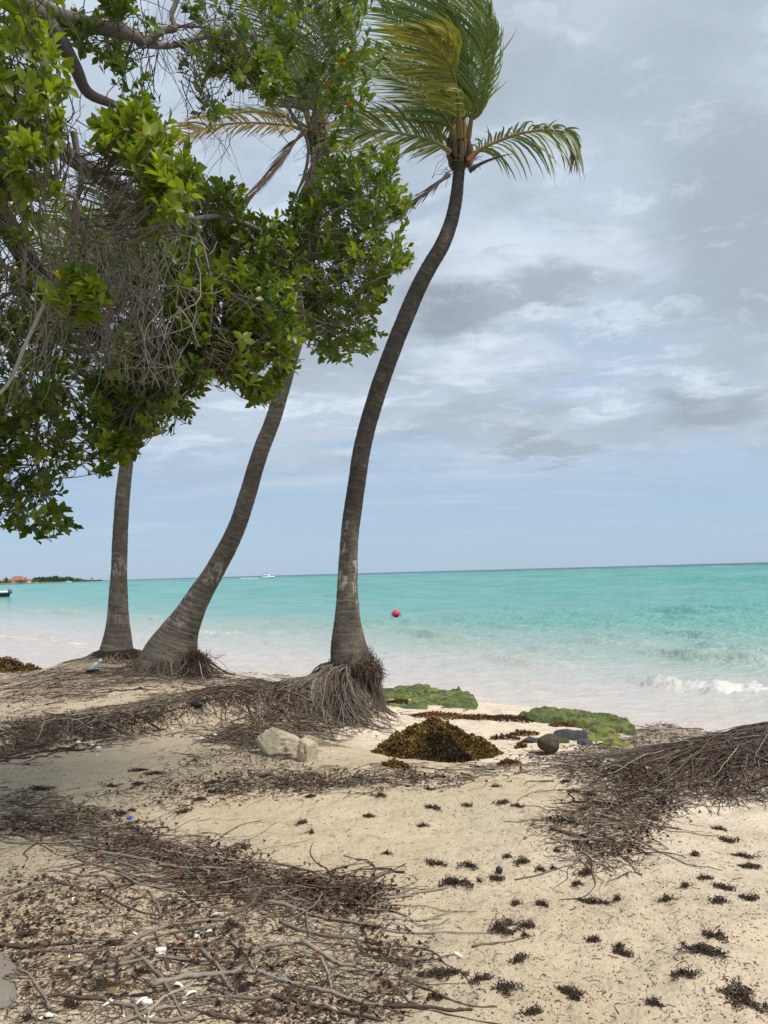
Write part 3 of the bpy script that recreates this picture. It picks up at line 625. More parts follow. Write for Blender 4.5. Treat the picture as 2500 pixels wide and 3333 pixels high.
def crownshaft(palm, C, r, up):
    """fibrous leaf bases at the top of the trunk"""
    top = C[-1]; PP = []; RR = []
    for k in range(26):
        a = k*2.4; d_ = np.array([math.cos(a), math.sin(a), 0]); b = top+d_*r*(1.05-.02*k)+np.array([0, 0, -.10+.012*k])
        PP.append(spline([b, b+d_*.05+np.array([0, 0, .12]), b+d_*(.06-.004*k)+np.array([0, 0, .30+.01*k])], 6)); RR.append(np.array([.028, .036, .034, .03, .024, .012]))
    tag(tubes('leaf_bases', np.array(PP), np.array(RR), 6, M_WOOD, palm, cols=np.array([(.15, .11, .065), (.20, .15, .08), (.10, .075, .05)])[rng.integers(0, 3, 26)]), kind='stuff')
    n = 70; a = rng.random(n)*6.28; b = top+np.stack([np.cos(a)*r, np.sin(a)*r, rng.uniform(-.15, .2, n)], 1); d_ = np.stack([np.cos(a), np.sin(a), rng.normal(0, .6, n)], 1)
    e = b+d_*rng.uniform(.05, .28, (n, 1)); mid = (b+e)/2+rng.normal(0, .03, (n, 3))
    tag(tubes('fibres', np.stack([b, mid, e], 1), np.full((n, 3), .0035), 3, M_WOOD, palm, cols=np.tile((.22, .15, .09), (n, 1))), kind='stuff')
def root_skirt(palm, c, r0, n, reach, drop, colb=1., sector=None, thick=(.004, .0085)):
    """roots leaving the trunk foot, arching out and down to the ground"""
    a = rng.random(n)*2*math.pi if sector is None else rng.uniform(sector[0], sector[1], n)
    d_ = np.stack([np.cos(a), np.sin(a)], 1); rad = r0*(.75+.45*rng.random(n)); rc = reach*(.55+.75*rng.random(n)); k = 9; s = np.linspace(0, 1, k)
    z0 = c[2]+.03-drop[0]*rng.random(n)**1.3
    rr = rad[:, None]+rc[:, None]*s[None]**.8
    sw = rng.normal(0, .42, n)[:, None]*s[None]; ca = a[:, None]+sw+rng.normal(0, .06, (n, k)).cumsum(1)
    X_ = c[0]+np.cos(ca)*rr; Y_ = c[1]+np.sin(ca)*rr; zg = hgt(X_, Y_)+.012
    Zb = z0[:, None]-(z0[:, None]-c[2]+drop[1])*s[None]**1.7
    Z_ = np.maximum(Zb, zg+.01*rng.random((n, 1)))+rng.normal(0, .004, (n, k))
    tr = thick[0]+(thick[1]-thick[0])*rng.random((n, 1))
    return np.stack([X_, Y_, Z_], -1), tr*np.linspace(1.1, .55, k)[None]
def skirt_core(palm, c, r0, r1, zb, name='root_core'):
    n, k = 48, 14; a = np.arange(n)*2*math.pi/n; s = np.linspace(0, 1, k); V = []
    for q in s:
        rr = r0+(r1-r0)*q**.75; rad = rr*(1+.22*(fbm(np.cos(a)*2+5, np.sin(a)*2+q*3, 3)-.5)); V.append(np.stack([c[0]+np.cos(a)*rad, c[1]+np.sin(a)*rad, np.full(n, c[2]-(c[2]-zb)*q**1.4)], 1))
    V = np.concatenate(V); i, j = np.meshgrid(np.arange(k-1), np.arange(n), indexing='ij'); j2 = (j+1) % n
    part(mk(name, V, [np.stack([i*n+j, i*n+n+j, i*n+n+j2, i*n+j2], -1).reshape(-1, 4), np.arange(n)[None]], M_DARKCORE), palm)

GRN = ((.11, .16, .018), (.25, .25, .03)); GRN2 = ((.085, .14, .02), (.19, .215, .03)); YEL = ((.17, .185, .03), (.36, .25, .045)); ORG = ((.30, .20, .03), (.36, .15, .03)); BRN = ((.13, .09, .06), (.19, .13, .09))
# -- palm standing alone on its ball of roots
D3 = 9.55
pts = [(762, 1452, 96, D3), (757, 1420, 86, D3), (752, 1385, 72, D3), (750, 1345, 58, D3), (750, 1300, 48, D3), (751, 1250, 42, D3), (756, 1150, 40, D3), (770, 1050, 39, D3), (786, 950, 38, D3), (814, 852, 38, D3), (852, 745, 38, D3), (893, 645, 37, D3), (925, 580, 36, D3), (955, 530, 34, D3), (974, 480, 31, D3), (985, 430, 28, D3), (990, 385, 26, D3), (993, 345, 27, D3)]
b3 = gp(1140, 2330); base3 = np.array([atD(760., 1452., np.float64(D3))])[0]
palm3 = empty('coconut_palm', (base3[0], base3[1], float(hgt(base3[0], base3[1])))); tag(palm3, 'tall curved coconut palm standing on a ball of bare roots beside green rocks', 'palm tree', 'coconut palms on the bank')
o, C3, r3 = trunk(pts, M_TRUNK, 3); part(o, palm3); crownshaft(palm3, C3, .10, 1)
def z3(L_): return [(1100+a/2.074, b/2.074) for a, b in L_]
F3 = [
 dict(pts=z3([(880, 930), (905, 780), (940, 650), (990, 400), (1012, 250), (990, 0), (930, -250)]), depth=D3-.25, tipd=-.5, L=(.80, 0), wind=1.0, grav=-.15, nrm=(.15, -1, .0), side=(.45, 1.05), col=GRN, n=80),
 dict(pts=z3([(840, 930), (835, 780), (815, 600), (790, 400), (745, 200), (660, -20), (560, -220)]), depth=D3-.15, tipd=-.7, L=(.95, 0), wind=1.4, grav=.0, nrm=(-.1, -1, .1), side=(.6, 1.05), col=GRN2, n=80),
 dict(pts=z3([(825, 930), (815, 760), (800, 600), (770, 480), (705, 375), (615, 285), (500, 215)]), depth=D3-.4, tipd=-1.3, L=(.85, 0), wind=1.4, grav=.3, nrm=(-.4, -.8, .4), col=YEL, n=70, side=(1, .9)),
 dict(pts=z3([(800, 920), (770, 760), (690, 560), (560, 350), (430, 180), (300, 60)]), depth=D3+.1, tipd=.6, L=(.9, 0), wind=1.2, grav=.1, nrm=(-.3, -1, .3), col=GRN),
 dict(pts=z3([(790, 940), (740, 820), (620, 680), (450, 560), (250, 500), (60, 500)]), depth=D3-.1, tipd=-.4, L=(.85, 0), wind=1.0, grav=.25, nrm=(-.2, -.8, .6), col=GRN2),
 dict(pts=z3([(800, 930), (760, 800), (680, 660), (540, 500), (370, 400), (180, 380)]), depth=D3+.3, tipd=.5, L=(.85, 0), wind=1.1, grav=.2, nrm=(-.2, -.9, .5), col=GRN),
 dict(pts=z3([(760, 1030), (700, 985), (620, 945), (450, 905), (250, 880), (110, 910), (-40, 985)]), depth=D3-.1, tipd=-.3, L=(.68, 0), wind=.45, grav=.5, nrm=(-.1, -.95, .35), col=((.13, .17, .025), (.24, .20, .04)), rach=(.30, .24, .06), n=70),
 dict(pts=z3([(770, 990), (690, 900), (560, 830), (380, 790), (200, 800), (20, 850)]), depth=D3+.35, tipd=.5, L=(.75, 0), wind=.7, grav=.4, nrm=(-.1, -.7, .7), col=YEL),
 dict(pts=z3([(880, 1090), (950, 1015), (1100, 945), (1250, 897), (1400, 880), (1520, 890), (1590, 935), (1618, 1030)]), depth=D3-.1, tipd=-.1, L=(.85, 0), wind=.35, grav=1.35, nrm=(0, -1, .15), col=((.13, .16, .03), (.15, .13, .04)), rach=(.34, .17, .05), n=46, side=(1., .3), dead=.3, w=.03),
 dict(pts=z3([(850, 930), (870, 760), (900, 560), (910, 380), (880, 180), (820, -40), (740, -260)]), depth=D3+.3, tipd=.8, L=(.95, 0), wind=1.1, grav=-.1, nrm=(0, -1, .1), col=GRN2, n=80),
 dict(pts=z3([(830, 930), (790, 720), (740, 520), (660, 300), (540, 100), (400, -120)]), depth=D3+.5, tipd=1.2, L=(.95, 0), wind=1.2, grav=0, nrm=(-.1, -1, .2), col=GRN2, n=80),
 dict(pts=z3([(745, 1180), (690, 1225), (560, 1330), (440, 1420), (330, 1470)]), depth=D3-.1, tipd=-.2, L=(.42, 0), wind=.5, grav=.6, nrm=(0, -.5, .8), col=BRN, rach=(.19, .15, .12), fwd=2.6, n=60, w=.02),
 dict(pts=z3([(885, 1150), (980, 1098), (1080, 1060), (1160, 1040)]), depth=D3-.15, tipd=-.1, L=(.10, 0), wind=.0, grav=1.2, nrm=(0, -.5, .8), col=((.05, .03, .04), (.07, .04, .04)), rach=(.055, .03, .035), n=16, w=.008, fwd=1.5)]
for f in F3: frond(palm3, **f)
# roots of the lone palm
cc = np.array([base3[0]+.03, base3[1], base3[2]+.10])
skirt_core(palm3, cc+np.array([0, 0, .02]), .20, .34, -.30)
P1, r1 = root_skirt(palm3, cc, .20, 1100, .19, (.52, .85), thick=(.0025, .0075)); P2, r2 = root_skirt(palm3, cc, .25, 350, .55, (.35, .8), sector=(2.6, 4.6))
PA = np.concatenate([P1, P2]); RA = np.concatenate([r1, r2])
tag(tubes('root_ball', PA, RA, 5, M_ROOT, palm3, cols=root_cols(len(PA), 1.2)*.75+.25*np.array([(.17, .155, .135)])), kind='stuff')
n = 2600; a = rng.random(n)*6.28; rr = rng.uniform(.17, .36, n); b = np.stack([cc[0]+np.cos(a)*rr, cc[1]+np.sin(a)*rr, cc[2]+.05-1.25*(rr-.2)+rng.normal(0, .05, n)], 1); e = b+rng.normal(0, .032, (n, 3)); md = (b+e)/2+rng.normal(0, .015, (n, 3))
tag(tubes('root_fibre', np.stack([b, md, e], 1), np.full((n, 3), .0032), 3, M_ROOT, palm3, cols=np.array([(.10, .062, .042), (.14, .085, .055), (.065, .042, .03)])[rng.integers(0, 3, n)]), kind='stuff')
# -- leaning palm
D2 = 11.
pts = [(360, 1462, 150, D2), (366, 1432, 128, D2), (372, 1405, 112, D2), (388, 1365, 82, D2), (407, 1330, 62, D2), (432, 1285, 50, D2), (467, 1227, 43, D2), (515, 1130, 38, D2), (558, 989, 35, D2), (590, 905, 34, D2+.1), (614, 821, 34, D2+.2), (640, 730, 33, D2+.3), (655, 650, 32, D2+.4), (666, 560, 31, D2+.4), (676, 460, 30, D2+.4), (683, 380, 28, D2+.4), (687, 320, 28, D2+.4)]
base2 = atD(368., 1425., np.float64(D2)); palm2 = empty('coconut_palm', (base2[0], base2[1], float(hgt(base2[0], base2[1])))); tag(palm2, 'leaning coconut palm with a slanting grey trunk and wide swollen foot', 'palm tree', 'coconut palms on the bank')
o, C2, r2_ = trunk(pts, M_TRUNK_L, 2); part(o, palm2); crownshaft(palm2, C2, .11, 1)
D2 += .4
def z2(L_): return [(600+a/2.074, b/2.074) for a, b in L_]
F2 = [
 dict(pts=z2([(880, 900), (900, 700), (905, 480), (880, 250), (840, 0), (780, -250)]), depth=D2-.2, tipd=-.4, L=(.95, 0), wind=1.2, grav=0, nrm=(0, -1, .1), col=GRN2),
 dict(pts=z2([(920, 900), (950, 700), (990, 450), (1040, 200), (1090, -60), (1120, -300)]), depth=D2, tipd=.3, L=(.9, 0), wind=1.0, grav=0, nrm=(0, -1, .1), col=GRN),
 dict(pts=z2([(860, 890), (820, 700), (740, 480), (620, 250), (520, 40), (440, -150)]), depth=D2+.1, tipd=.3, L=(.95, 0), wind=1.0, grav=.1, nrm=(-.2, -1, .3), col=GRN2),
 dict(pts=z2([(850, 880), (800, 700), (700, 560), (540, 480), (380, 460), (220, 490)]), depth=D2-.3, tipd=-.6, L=(.8, 0), wind=.9, grav=.4, nrm=(-.2, -.8, .6), col=GRN),
 dict(pts=z2([(850, 870), (770, 640), (640, 420), (480, 290), (320, 230), (170, 230)]), depth=D2+.2, tipd=.4, L=(.85, 0), wind=1.1, grav=.3, nrm=(-.2, -.8, .6), col=GRN),
 dict(pts=z2([(830, 885), (700, 850), (450, 830), (200, 850), (0, 920), (-110, 965)]), depth=D2-.1, tipd=-.3, L=(.62, 0), wind=.5, grav=.7, nrm=(0, -.95, .35), col=ORG, rach=(.30, .22, .05), side=(1, .7)),
 dict(pts=z2([(840, 870), (720, 800), (500, 760), (280, 770), (80, 800)]), depth=D2+.3, tipd=.6, L=(.6, 0), wind=.8, grav=.3, nrm=(0, -.6, .8), col=GRN2),
 dict(pts=z2([(800, 895), (740, 965), (620, 1125), (490, 1280), (430, 1360)]), depth=D2-.2, tipd=-.2, L=(.55, 0), wind=.3, grav=.5, nrm=(0, -.5, .8), col=((.14, .09, .055), (.20, .12, .07)), rach=(.22, .12, .07), fwd=2.4, n=60, w=.022),
 dict(pts=z2([(880, 1000), (865, 1150), (830, 1300), (780, 1450), (720, 1590)]), depth=D2-.3, tipd=0, L=(.5, 0), wind=.3, grav=.6, nrm=(0, -1, .2), col=BRN, rach=(.2, .14, .09), fwd=2.4, n=50, w=.02),
 dict(pts=z2([(940, 890), (1010, 850), (1120, 840), (1230, 880), (1320, 960)]), depth=D2+.2, tipd=.6, L=(.6, 0), wind=.4, grav=.6, nrm=(0, -.6, .8), col=ORG),
 dict(pts=z2([(920, 880), (1000, 700), (1090, 560), (1200, 480), (1290, 470)]), depth=D2+.4, tipd=1.2, L=(.75, 0), wind=.9, grav=.4, nrm=(0, -.8, .6), col=GRN)]
for f in F2: frond(palm2, **f)
c2 = np.array([base2[0], base2[1], base2[2]+.14]); c2r = at(np.float64(620), np.float64(2150), np.float64(10.85))
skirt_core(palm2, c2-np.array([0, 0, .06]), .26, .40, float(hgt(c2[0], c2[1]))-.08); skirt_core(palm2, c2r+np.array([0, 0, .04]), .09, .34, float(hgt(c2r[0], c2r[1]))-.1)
P1, r1 = root_skirt(palm2, c2-np.array([0, 0, .05]), .26, 150, .55, (.18, .5), thick=(.002, .008)); P2, r2 = root_skirt(palm2, c2r+np.array([0, 0, .02]), .08, 190, .30, (.16, .5), thick=(.003, .010))
PA = np.concatenate([P1, P2]); RA = np.concatenate([r1, r2]); tag(tubes('root_skirt', PA, RA, 5, M_ROOT, palm2, cols=root_cols(len(PA), 1.25)), kind='stuff')
n = 1100; b = c2r+rng.normal(0, 1, (n, 3))*np.array([.11, .08, .04])+np.array([0, 0, .03]); e = b+rng.normal(0, .05, (n, 3))
tag(tubes('root_fibre', np.stack([b, (b+e)/2+rng.normal(0, .012, (n, 3)), e], 1), np.full((n, 3), .003), 3, M_ROOT, palm2, cols=np.tile((.10, .055, .035), (n, 1))), kind='stuff')
# -- straight slim palm behind the tree
D1 = 12.3
pts = [(252, 1450, 100, D1), (252, 1425, 84, D1), (252, 1403, 70, D1), (254, 1365, 54, D1), (255, 1321, 43, D1), (257, 1241, 34, D1), (260, 1150, 32, D1), (266, 1060, 30, D1), (274, 989, 28, D1), (282, 880, 28, D1+.1), (290, 760, 27, D1+.2), (295, 690, 26, D1+.2), (298, 640, 26, D1+.2)]
base1 = atD(252., 1415., np.float64(D1)); palm1 = empty('coconut_palm', (base1[0], base1[1], float(hgt(base1[0], base1[1])))); tag(palm1, 'straight slim coconut palm whose top hides behind the leafy tree', 'palm tree', 'coconut palms on the bank')
o, C1, r1_ = trunk(pts, M_TRUNK_L, 1); part(o, palm1); crownshaft(palm1, C1, .10, 1)
top = np.array([298*1.507, 640*1.507])
for k, (dx, dyy, sag, tp) in enumerate([(-430, -60, -90, .3), (-420, -220, -60, -.3), (-300, -380, 0, .5), (-120, -480, 0, -.4), (60, -470, 0, .4), (190, -380, -30, -.3), (240, -200, -120, .4), (-380, 90, -110, 0), (230, 60, -120, .2), (-250, -300, -30, -.8)]):
    dx *= .85; dyy *= .8; p0 = top; p2 = top+np.array([dx, dyy]); p1 = (p0+p2)/2+np.array([0, sag])
    frond(palm1, [tuple(p0), tuple(p0*.35+p1*.65), tuple(p1*.4+p2*.6+np.array([0, sag*.35])), tuple(p2)], D1+.2, tipd=tp*2, L=(.8, 0), wind=.9, grav=.35, nrm=(-.1, -.8, .5), col=GRN)
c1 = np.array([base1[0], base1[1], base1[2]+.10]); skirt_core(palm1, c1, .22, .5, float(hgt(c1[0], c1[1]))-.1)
P1, r1 = root_skirt(palm1, c1-np.array([0, 0, .05]), .22, 150, .6, (.12, .5), thick=(.002, .008)); tag(tubes('root_skirt', P1, r1, 5, M_ROOT, palm1, cols=root_cols(len(P1), 1.2)), kind='stuff')

# -- mound of roots whose palm stands outside the view
mx, my = 3.75, 6.55; mt = empty('root_mound', (mx, my, float(hgt(mx, my)))); tag(mt, 'broad mound of dark matted palm roots sloping down to the sand', 'root mound')
n = 900; s0 = np.stack([rng.uniform(2.5, 4.1, n), rng.normal(6.62, .17, n)], 1); P1, r1 = ground_strands(s0, rng.normal(math.pi+.05, .34, n), .2+1.1*rng.random(n)**1.5, .002+.0065*rng.random(n)**2.2, n=12, wig=.19, lift=.006)
n = 340; s0 = np.stack([rng.uniform(2.5, 4.2, n), rng.normal(6.3, .18, n)], 1); P2, r2 = ground_strands(s0, rng.normal(-2.0, .5, n), rng.uniform(.15, .7, n), .0025+.006*rng.random(n)**1.8, n=12, wig=.2, lift=.02)
PA = np.concatenate([P1, P2]); RA = np.concatenate([r1, r2]); PA[:, :, 2] += -.006+.035*rng.random((len(PA), 1))**3*np.sin(np.linspace(.3, 3., 12))[None]
tag(tubes('root_mat', PA, RA, 5, M_ROOT, mt, cols=root_cols(len(PA), .85)), kind='stuff')

# ---------------------------------------------------------------- leafy tree hanging in from the left
tb = np.array([-2.12, 3.2, 0.]); tb[2] = hgt(tb[0], tb[1])-.05
tree = empty('beach_tree', tuple(tb)); tag(tree, 'broad-leaved beach tree whose leafy boughs hang over the sand', 'tree')
def limb(name, P, r0, r1, colr=(.19, .155, .13), n=26, sides=8):
    P = spline(P, n); rr = np.linspace(r0, r1, n)*(1+.12*(fbm(np.linspace(0, 9, n), np.full(n, r0*100), 3)-.5)); V, Q, ids = tube_arrays(P[None], rr[None], sides)
    part(mk(name, V, Q, M_WOOD, attrs={'col': np.tile(colr, (len(V), 1))}), tree); return P
# trunk: flared, fluted foot showing at the corner of the frame
P = spline([tb, tb+[-.02, .02, .45], tb+[-.30, .05, 1.2], tb+[-.45, .2, 2.0], tb+[-.30, .45, 2.7]], 60); n = 60; sides = 36; a = np.arange(sides)*2*math.pi/sides
zz = np.linspace(0, 1, n); fl = .19+.50*np.exp(-zz/.06); lob = 1+(.30*np.cos(3*a+.6)+.15*np.cos(5*a+2))[None]*np.exp(-zz/.10)[:, None]+.35*(fbm(zz[:, None]*40, a[None]*2.2, 4, .6)-.5)
V = P[:, None]+(fl[:, None]*lob)[..., None]*np.stack([np.cos(a), np.sin(a), 0*a], 1)[None]; i, j = np.meshgrid(np.arange(n-1), np.arange(sides), indexing='ij'); j2 = (j+1) % sides
part(mk('trunk', V.reshape(-1, 3), np.stack([i*sides+j, i*sides+j2, (i+1)*sides+j2, (i+1)*sides+j], -1).reshape(-1, 4), M_WOOD, attrs={'col': np.tile((.21, .185, .155), (n*sides, 1))}), tree)
ftop = P[-1]
def S(pts, d0, d1): return np.array([at(np.float64(a), np.float64(b), np.float64(e)) for (a, b), e in zip(pts, np.linspace(d0, d1, len(pts)))])
limbs = []
main = [ftop, ftop+np.array([.1, .5, .5])]
limbs.append(limb('limb', np.vstack([ftop, S([(-120, -60), (60, 10), (160, 80), (240, 210), (285, 300), (370, 340)], 3.9, 4.6)]), .075, .026, (.13, .105, .09)))
limbs.append(limb('limb', np.vstack([ftop, S([(-60, -150), (120, 20), (250, 70), (386, 101), (440, 120), (463, 145)], 4.0, 4.8)]), .07, .03, (.15, .12, .10)))
limbs.append(limb('limb', S([(463, 145), (530, 101), (570, 92), (560, 40), (610, -60)], 4.8, 5.0), .028, .012, (.17, .135, .11)))
limbs.append(limb('limb', S([(463, 148), (500, 120), (540, 98), (600, 85), (680, 90)], 4.8, 5.2), .020, .008, (.18, .12, .10)))
limbs.append(limb('limb', S([(463, 145), (520, 150), (578, 145), (675, 116), (750, 100), (817, 120), (870, 193), (908, 289)], 4.8, 5.7), .022, .015, (.22, .18, .15)))
limbs.append(limb('limb', S([(908, 289), (947, 366), (1000, 458), (995, 554), (957, 650), (932, 700)], 5.7, 5.8), .015, .009, (.22, .18, .17)))
limbs.append(limb('limb', np.vstack([ftop, S([(-150, 200), (50, 350), (240, 520), (420, 620), (545, 699)], 3.8, 4.9)]), .08, .026, (.12, .10, .085)))
limbs.append(limb('limb', S([(545, 699), (627, 713), (713, 704), (800, 728), (841, 747), (913, 776), (960, 790)], 4.9, 5.5), .022, .010, (.24, .20, .17)))
limbs.append(limb('limb', S([(870, 771), (937, 829), (966, 906), (985, 993), (992, 1080)], 5.3, 5.4), .011, .006, (.27, .24, .21)))
limbs.append(limb('limb', np.vstack([ftop, S([(-150, 500), (60, 800), (200, 1000), (330, 1090), (420, 1120), (560, 1090)], 4.2, 6.0)]), .085, .03, (.07, .055, .045)))
limbs.append(limb('limb', S([(700, 780), (800, 790), (900, 740), (1000, 700), (1080, 640), (1130, 560)], 5.6, 6.2), .024, .012, (.10, .08, .065)))
limbs.append(limb('limb', S([(560, 1090), (680, 1000), (820, 900), (960, 860), (1100, 820), (1220, 760)], 6.0, 6.6), .024, .010, (.09, .07, .055)))
limbs.append(limb('limb', S([(200, 1000), (150, 1200), (120, 1400), (130, 1580)], 4.9, 5.4), .022, .008, (.11, .09, .075)))
limbs.append(limb('limb', S([(370, 340), (480, 430), (560, 560), (600, 690), (640, 800), (650, 900), (630, 1000)], 4.2, 4.6), .014, .007, (.22, .19, .165)))
limbs.append(limb('limb', S([(520, 540), (580, 600), (620, 720), (660, 800), (690, 950), (680, 1120)], 4.2, 4.6), .012, .005, (.24, .21, .185)))
limbs.append(limb('limb', S([(177, 950), (152, 976), (84, 1119), (34, 1237), (-10, 1290)], 3.6, 3.5), .011, .007, (.30, .265, .225)))
limbs.append(limb('limb', S([(640, 880), (624, 917), (591, 1001), (532, 1102)], 4.4, 4.5), .012, .006, (.25, .215, .18)))
limbs.append(limb('limb', S([(240, 430), (255, 520), (265, 600), (240, 680), (250, 760)], 4.0, 4.1), .02, .010, (.22, .185, .16)))
limbs.append(limb('limb', S([(180, 500), (190, 620), (240, 640), (255, 700), (240, 800), (200, 960)], 3.9, 3.9), .012, .007, (.25, .21, .18)))
limbs.append(limb('limb', S([(75, 580), (80, 760), (75, 930)], 4.2, 4.2), .022, .014, (.20, .17, .15)))
nodes = np.concatenate(limbs)
# crown regions: polygon (1659-wide view), depth range, shoots, lightness, leaf size
CR = [
 ([(-300, -250), (130, -250), (140, 20), (110, 110), (150, 200), (140, 290), (90, 320), (50, 410), (-300, 430)], 2.9, 3.9, 290, 1.25, 1.08),
 ([(-250, 250), (120, 300), (110, 420), (60, 520), (-250, 560)], 3.2, 4.2, 90, 1.0, 1.0),
 ([(212, 265), (262, 250), (300, 222), (345, 245), (375, 300), (425, 350), (420, 400), (385, 470), (330, 500), (325, 410), (265, 350), (205, 320)], 3.2, 4.1, 104, 1.4, 1.05),
 ([(330, 380), (400, 400), (380, 480), (320, 520), (300, 440)], 3.5, 4.2, 26, 1.15, 1.0),
 ([(100, 20), (200, 40), (250, 60), (270, 140), (230, 150), (180, 110), (110, 90)], 4.2, 4.8, 32, .8, .9),
 ([(210, -30), (290, -40), (290, 20), (240, 50)], 4.2, 4.8, 26, .75, .9),
 ([(300, 30), (340, 40), (330, 90), (280, 140), (330, 200), (340, 250), (290, 270), (260, 200), (240, 130)], 4.5, 5.2, 26, .65, .85),
 ([(370, 10), (560, -60), (600, 60), (640, 110), (560, 130), (480, 90), (400, 60)], 4.6, 5.4, 26, .8, .9),
 ([(390, 90), (470, 100), (500, 230), (440, 260), (390, 200)], 4.7, 5.5, 20, .7, .85),
 ([(465, 80), (560, 110), (600, 150), (640, 190), (600, 215), (530, 190), (470, 150)], 4.9, 5.4, 60, 1.1, .95),
 ([(560, -80), (800, -80), (805, 60), (830, 130), (800, 170), (700, 190), (600, 160), (560, 60)], 5.2, 6.2, 105, .9, .95),
 ([(640, 150), (800, 160), (790, 230), (770, 260), (790, 320), (740, 330), (700, 300), (680, 240), (630, 200)], 5.4, 6.2, 40, .9, .95),
 ([(690, 330), (760, 350), (820, 320), (860, 310), (850, 400), (880, 440), (870, 520), (885, 560), (840, 620), (820, 690), (790, 790), (700, 770), (650, 720), (640, 600), (620, 500), (640, 430), (700, 400)], 5.4, 6.8, 450, .82, .95),
 ([(400, 370), (450, 400), (540, 410), (550, 480), (640, 480), (660, 600), (600, 640), (500, 600), (420, 560), (380, 450)], 5.0, 6.2, 270, .72, .95),
 ([(420, 540), (620, 620), (650, 720), (630, 790), (560, 880), (530, 830), (480, 830), (440, 740), (400, 640)], 4.6, 5.4, 290, 1.0, 1.0),
 ([(100, 480), (400, 420), (430, 600), (460, 750), (440, 850), (400, 900), (250, 900), (150, 800), (60, 620)], 5.2, 6.8, 460, .60, .95),
 ([(130, 590), (200, 600), (230, 650), (180, 690), (110, 660)], 3.4, 3.9, 30, 1.35, 1.05),
 ([(-250, 540), (110, 560), (160, 700), (220, 860), (100, 900), (-250, 900)], 4.2, 6.2, 300, .72, 1.0),
 ([(260, 720), (440, 720), (450, 830), (400, 860), (370, 920), (310, 940), (270, 1000), (200, 960), (200, 840)], 4.4, 5.2, 230, .85, .9),
 ([(-250, 850), (240, 860), (260, 960), (230, 1030), (180, 1010), (150, 990), (-250, 1010)], 4.6, 6.0, 210, .62, .95),
 ([(-250, 960), (120, 970), (165, 1060), (150, 1130), (110, 1180), (60, 1150), (20, 1140), (-250, 1120)], 4.6, 5.4, 130, .75, .95),
 ([(420, 470), (470, 640), (450, 700), (380, 720), (350, 600)], 4.2, 4.8, 45, 1.1, 1.0)]
ts = np.array([0, .3, .68, 1.]); wp = np.array([0, .36, .46, 0]); Vb = [(0, 0, 0)]
for q, ww in zip(ts[1:3], wp[1:3]):
    for sd in (-1, 0, 1): Vb.append((q, sd*ww*.5*1.1, (.10 if sd else 0)*ww*2-.12*q*q))
Vb.append((1, 0, -.16)); Vb = np.array(Vb); Fb = np.array([(0, 2, 1), (0, 3, 2), (1, 2, 5), (1, 5, 4), (2, 3, 6), (2, 6, 5), (4, 5, 7), (5, 6, 7)])
LP = []; LM = []; LC = []; TW = []; TWr = []; LD = []
for poly, d0, d1, ns, lt, ls in CR:
    q = sample_poly(poly, int(ns*1.12)); ns = len(q); dep = rng.uniform(d0, d1, ns); cen = np.array(poly).mean(0)
    base = atD(q[:, 0], q[:, 1], dep)
    out = unit(np.stack([(q[:, 0]-cen[0])/160, -rng.random(ns)*.8, -(q[:, 1]-cen[1])/260+.35], 1)+rng.normal(0, .55, (ns, 3)))
    Ls = rng.uniform(.08, .20, ns)*np.clip(dep/5.2, .6, 1.1); base = base-out*Ls[:, None]*.6; tip = base+out*Ls[:, None]
    # shoot and its link to the nearest branch
    sub = base; near = np.array([nodes[np.argmin(((nodes-b)**2).sum(1)*(.4+1.6*rng.random(len(nodes))))] for b in base]); dn = np.linalg.norm(near-base, axis=1)
    st = base+unit(near-base+rng.normal(0, .05, (ns, 3)))*np.minimum(dn, .32)[:, None]
    mid = (st+base)/2+rng.normal(0, .035, (ns, 3))+np.array([0, 0, -.02])
    TW += [spline([a_, b_, c_, d_], 8) for a_, b_, c_, d_ in zip(st, mid, base, tip)]; TWr += [np.linspace(.0040, .0014, 8)]*ns
    nl = rng.integers(9, 16, ns)
    for i in range(ns):
        k = nl[i]; s = np.linspace(.05, 1.0, k); p = base[i]+out[i]*(Ls[i]*s)[:, None]; az = np.arange(k)*2.4+R.random()*6
        A = unit(np.cross(out[i], [.3, .2, 1])); B = np.cross(out[i], A)
        spread = (1.15-.75*s)[:, None]
        dl = unit(out[i]*.75+spread*(A*np.cos(az)[:, None]+B*np.sin(az)[:, None])+np.array([0, 0, .18])+rng.normal(0, .15, (k, 3)))
        up = unit(out[i]*1.0+np.array([0, 0, .5])-dl*.3+rng.normal(0, .25, (k, 3)))
        sz = ls*rng.uniform(.042, .105, k)*(1-.25*s)
        LP.append(p); LM.append(frames(dl, up, sz)); LD.append(np.full(k, dep[i]))
        yl = np.clip(rng.normal(.45*(lt-.5), .22), 0, 1)
        c_ = (np.array([.070, .112, .008])*(1-yl)+np.array([.315, .375, .026])*yl)*(.8+.4*rng.random((k, 1)))
        odd = rng.random(k) < .0025; c_[odd] = (.36, .11, .03); yo = rng.random(k) < .012; c_[yo] = (.32, .27, .03); LC.append(c_)
LP = np.concatenate(LP); LM = np.concatenate(LM); LC = np.concatenate(LC); LD = np.concatenate(LD)
px, py = project(LP); vis = (px > 20) & (px < 1500) & (py > 20); idx = np.argsort(np.where(vis, LD, 99)-np.linalg.norm(LM[:, 0], axis=1)*8)[:300]
rest = np.ones(len(LP), bool); rest[idx] = False
V, Fn = instance(Vb, Fb, LM[rest], LP[rest]); tag(part(mk('crown', V, Fn, M_LEAF, attrs={'col': np.repeat(LC[rest], len(Vb), 0)}), tree), kind='stuff')
variants = {}
